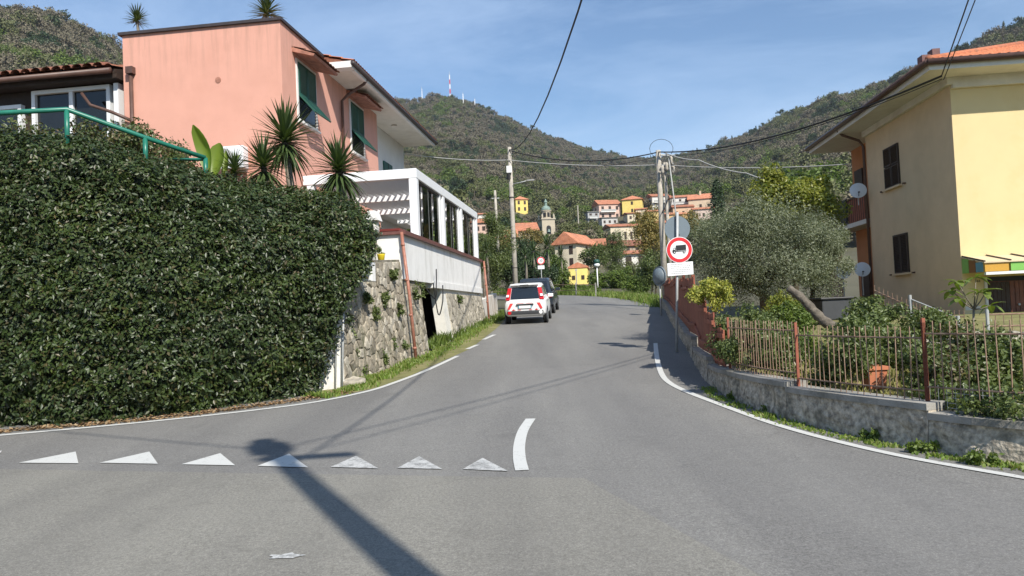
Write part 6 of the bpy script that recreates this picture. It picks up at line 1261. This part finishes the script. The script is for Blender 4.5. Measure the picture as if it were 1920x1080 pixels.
cr = G(986,608); car('parked_car','small white hatchback with red hazard stripes parked by wall',(cr.x,cr.y,zr(cr.y)),R(-6),M['carwhite'],3.65,1.64,1.55,True).rotation_euler[0] = math.atan(.055)
car('parked_car','dark blue grey car parked ahead of the white hatchback',(1.0,34.6,zr(34.6)),R(-7),M['cardark'],4.2,1.80,1.66,False).rotation_euler[0] = math.atan(.055)

# ================================================================== VEGETATION BEYOND THE CARS AND THE BEND
def bigtree(label,px,py,d,rx,rz,n,lm,ll,lw,seed,name='roadside_tree',cat='tree',py_b=548,bark='bark',nc=30,cr_=.5,ry=None):
    c = P(px,py,d); b = P(px,py_b,d); zb_ = min(b.z, hill(math.atan2(c.x,d),math.hypot(c.x,d))+0.1 if d > 52 else b.z); k = d/FPX
    return tree(name,label,cat,(c.x,d,zb_),tuple(c),(rx*k,(ry or rx)*k,rz*k),n,ll,lw,L[lm],M[bark],max(.05,rx*k*.06),nc,min(rx,rz)*k*cr_,9,'trees beyond the bend' if d > 58 else None,seed=seed)
bigtree('dark oleander bush over the white wall behind the cars',925,465,36,34,72,12000,'garden',.14,.035,60,'oleander_bush','shrub',545)
bigtree('spreading evergreen behind the peeling white wall',948,505,42,30,38,6000,'dark',.12,.05,61,'evergreen_bush','shrub',545)
for i,(px,py,d,lpx) in enumerate(((1000,470,60,26),(1026,462,62,28),(985,480,58,22),(1052,478,66,20),(912,470,33,22),(905,500,33,20))):
    c = P(px,py,d); yucca(('palm-like yucca head over the dark shrubs beside the speed sign','taller palm-like yucca head below the bell tower','yucca head left of the speed limit sign','yucca beside the cream gable house','yucca leaning over the far end of the veranda','low yucca below the far veranda corner')[i],px,py,d,lpx,60,c-Vector((0,0,60*d/FPX if d > 50 else 1.5)),70+i)
bigtree('dark dense shrub mass behind the speed limit sign',1005,515,61,42,30,9000,'dark',.2,.09,62,'dark_shrub','shrub',550)
bigtree('dark evergreen tree beneath the bell tower',985,485,66,30,38,7000,'dark',.22,.1,63,py_b=555)
bigtree('pale green willowy tree before the stone house',1148,490,74,26,62,9000,'garden',.2,.06,64,py_b=560,nc=40)
bigtree('ochre leafed tree in front of the long cream building',1215,440,52,30,50,7000,'ochre',.16,.07,65,py_b=560,nc=40)
bigtree('sparse ochre bush behind the round sign backs',1290,415,46,26,24,2600,'ochre',.12,.05,66,py_b=560)
bigtree('green bush tangled under the ochre tree',1225,500,48,32,34,6500,'garden',.14,.06,67,'green_bush','shrub',565)
for i,(px,py,d,rx,rz,lm,lab) in enumerate(((1046,528,66,22,20,'fresh','light green bush left of the yellow shed'),(1088,545,64,32,12,'fresh','olive bush at the foot of the yellow shed'),(1128,532,68,20,22,'fresh','green bush behind the globe lamp post'),(1165,528,66,30,24,'fresh','fresh green bush right of the globe lamp'),(1200,535,58,26,22,'fresh','bright bush on the bank above the road'),(1040,505,68,18,26,'fresh','upright young green tree behind the dark car'),(1115,480,95,30,22,'garden','green tree under the stone house'),(1060,440,140,26,20,'midgreen','green tree on the slope right of bell tower'),(1100,430,150,34,18,'midgreen','broad tree on the terrace below the village'),(950,455,150,26,26,'ochre','ochre blossoming trees left of the church'),(995,445,160,26,16,'ochre','ochre blossoming tree in front of the church hall'),(1180,515,80,34,24,'midgreen','dull green tree below the white cottage'))):
    bigtree(lab,px,py,d,rx,rz,int(3800+rx*40),lm,.10+.0016*d,.05+.0008*d,80+i,'bush' if d < 70 else 'slope_tree','shrub' if d < 70 else 'tree',560 if d < 90 else py+60,nc=26)
def hz(x,y): return hill(math.atan2(x,y),math.hypot(x,y))-.05
grass('bank_grass','tall bright grass on the bank outside the bend',[(7.6,36,0),(7.9,42,0),(7.6,47,0),(6.9,52,0),(5.0,58.5,0)],1.2,9000,.5,None,12,zf=lambda x,y: zr(y)-.05)
grass('far_bank_grass','rough grass below the bushes beyond the railing',[(6,60,0),(3,63,0),(-1,66,0)],2.5,5000,.6,L['fresh'],13,zf=hz)

# ================================================================== HAZE
hm = bpy.data.materials.new('haze'); hm.use_nodes = True; ht = hm.node_tree; ht.nodes.clear(); ho = ht.nodes.new('ShaderNodeOutputMaterial'); hv = ht.nodes.new('ShaderNodeVolumePrincipled')
hv.inputs['Color'].default_value = (0.86,0.91,1.0,1); hv.inputs['Density'].default_value = 0.00013; hv.inputs['Anisotropy'].default_value = 0.2; ht.links.new(hv.outputs[0], ho.inputs['Volume'])
tag(MB().box(-2150,2150,-2150,2150,-8,360).build('haze',hm), kind='stuff')
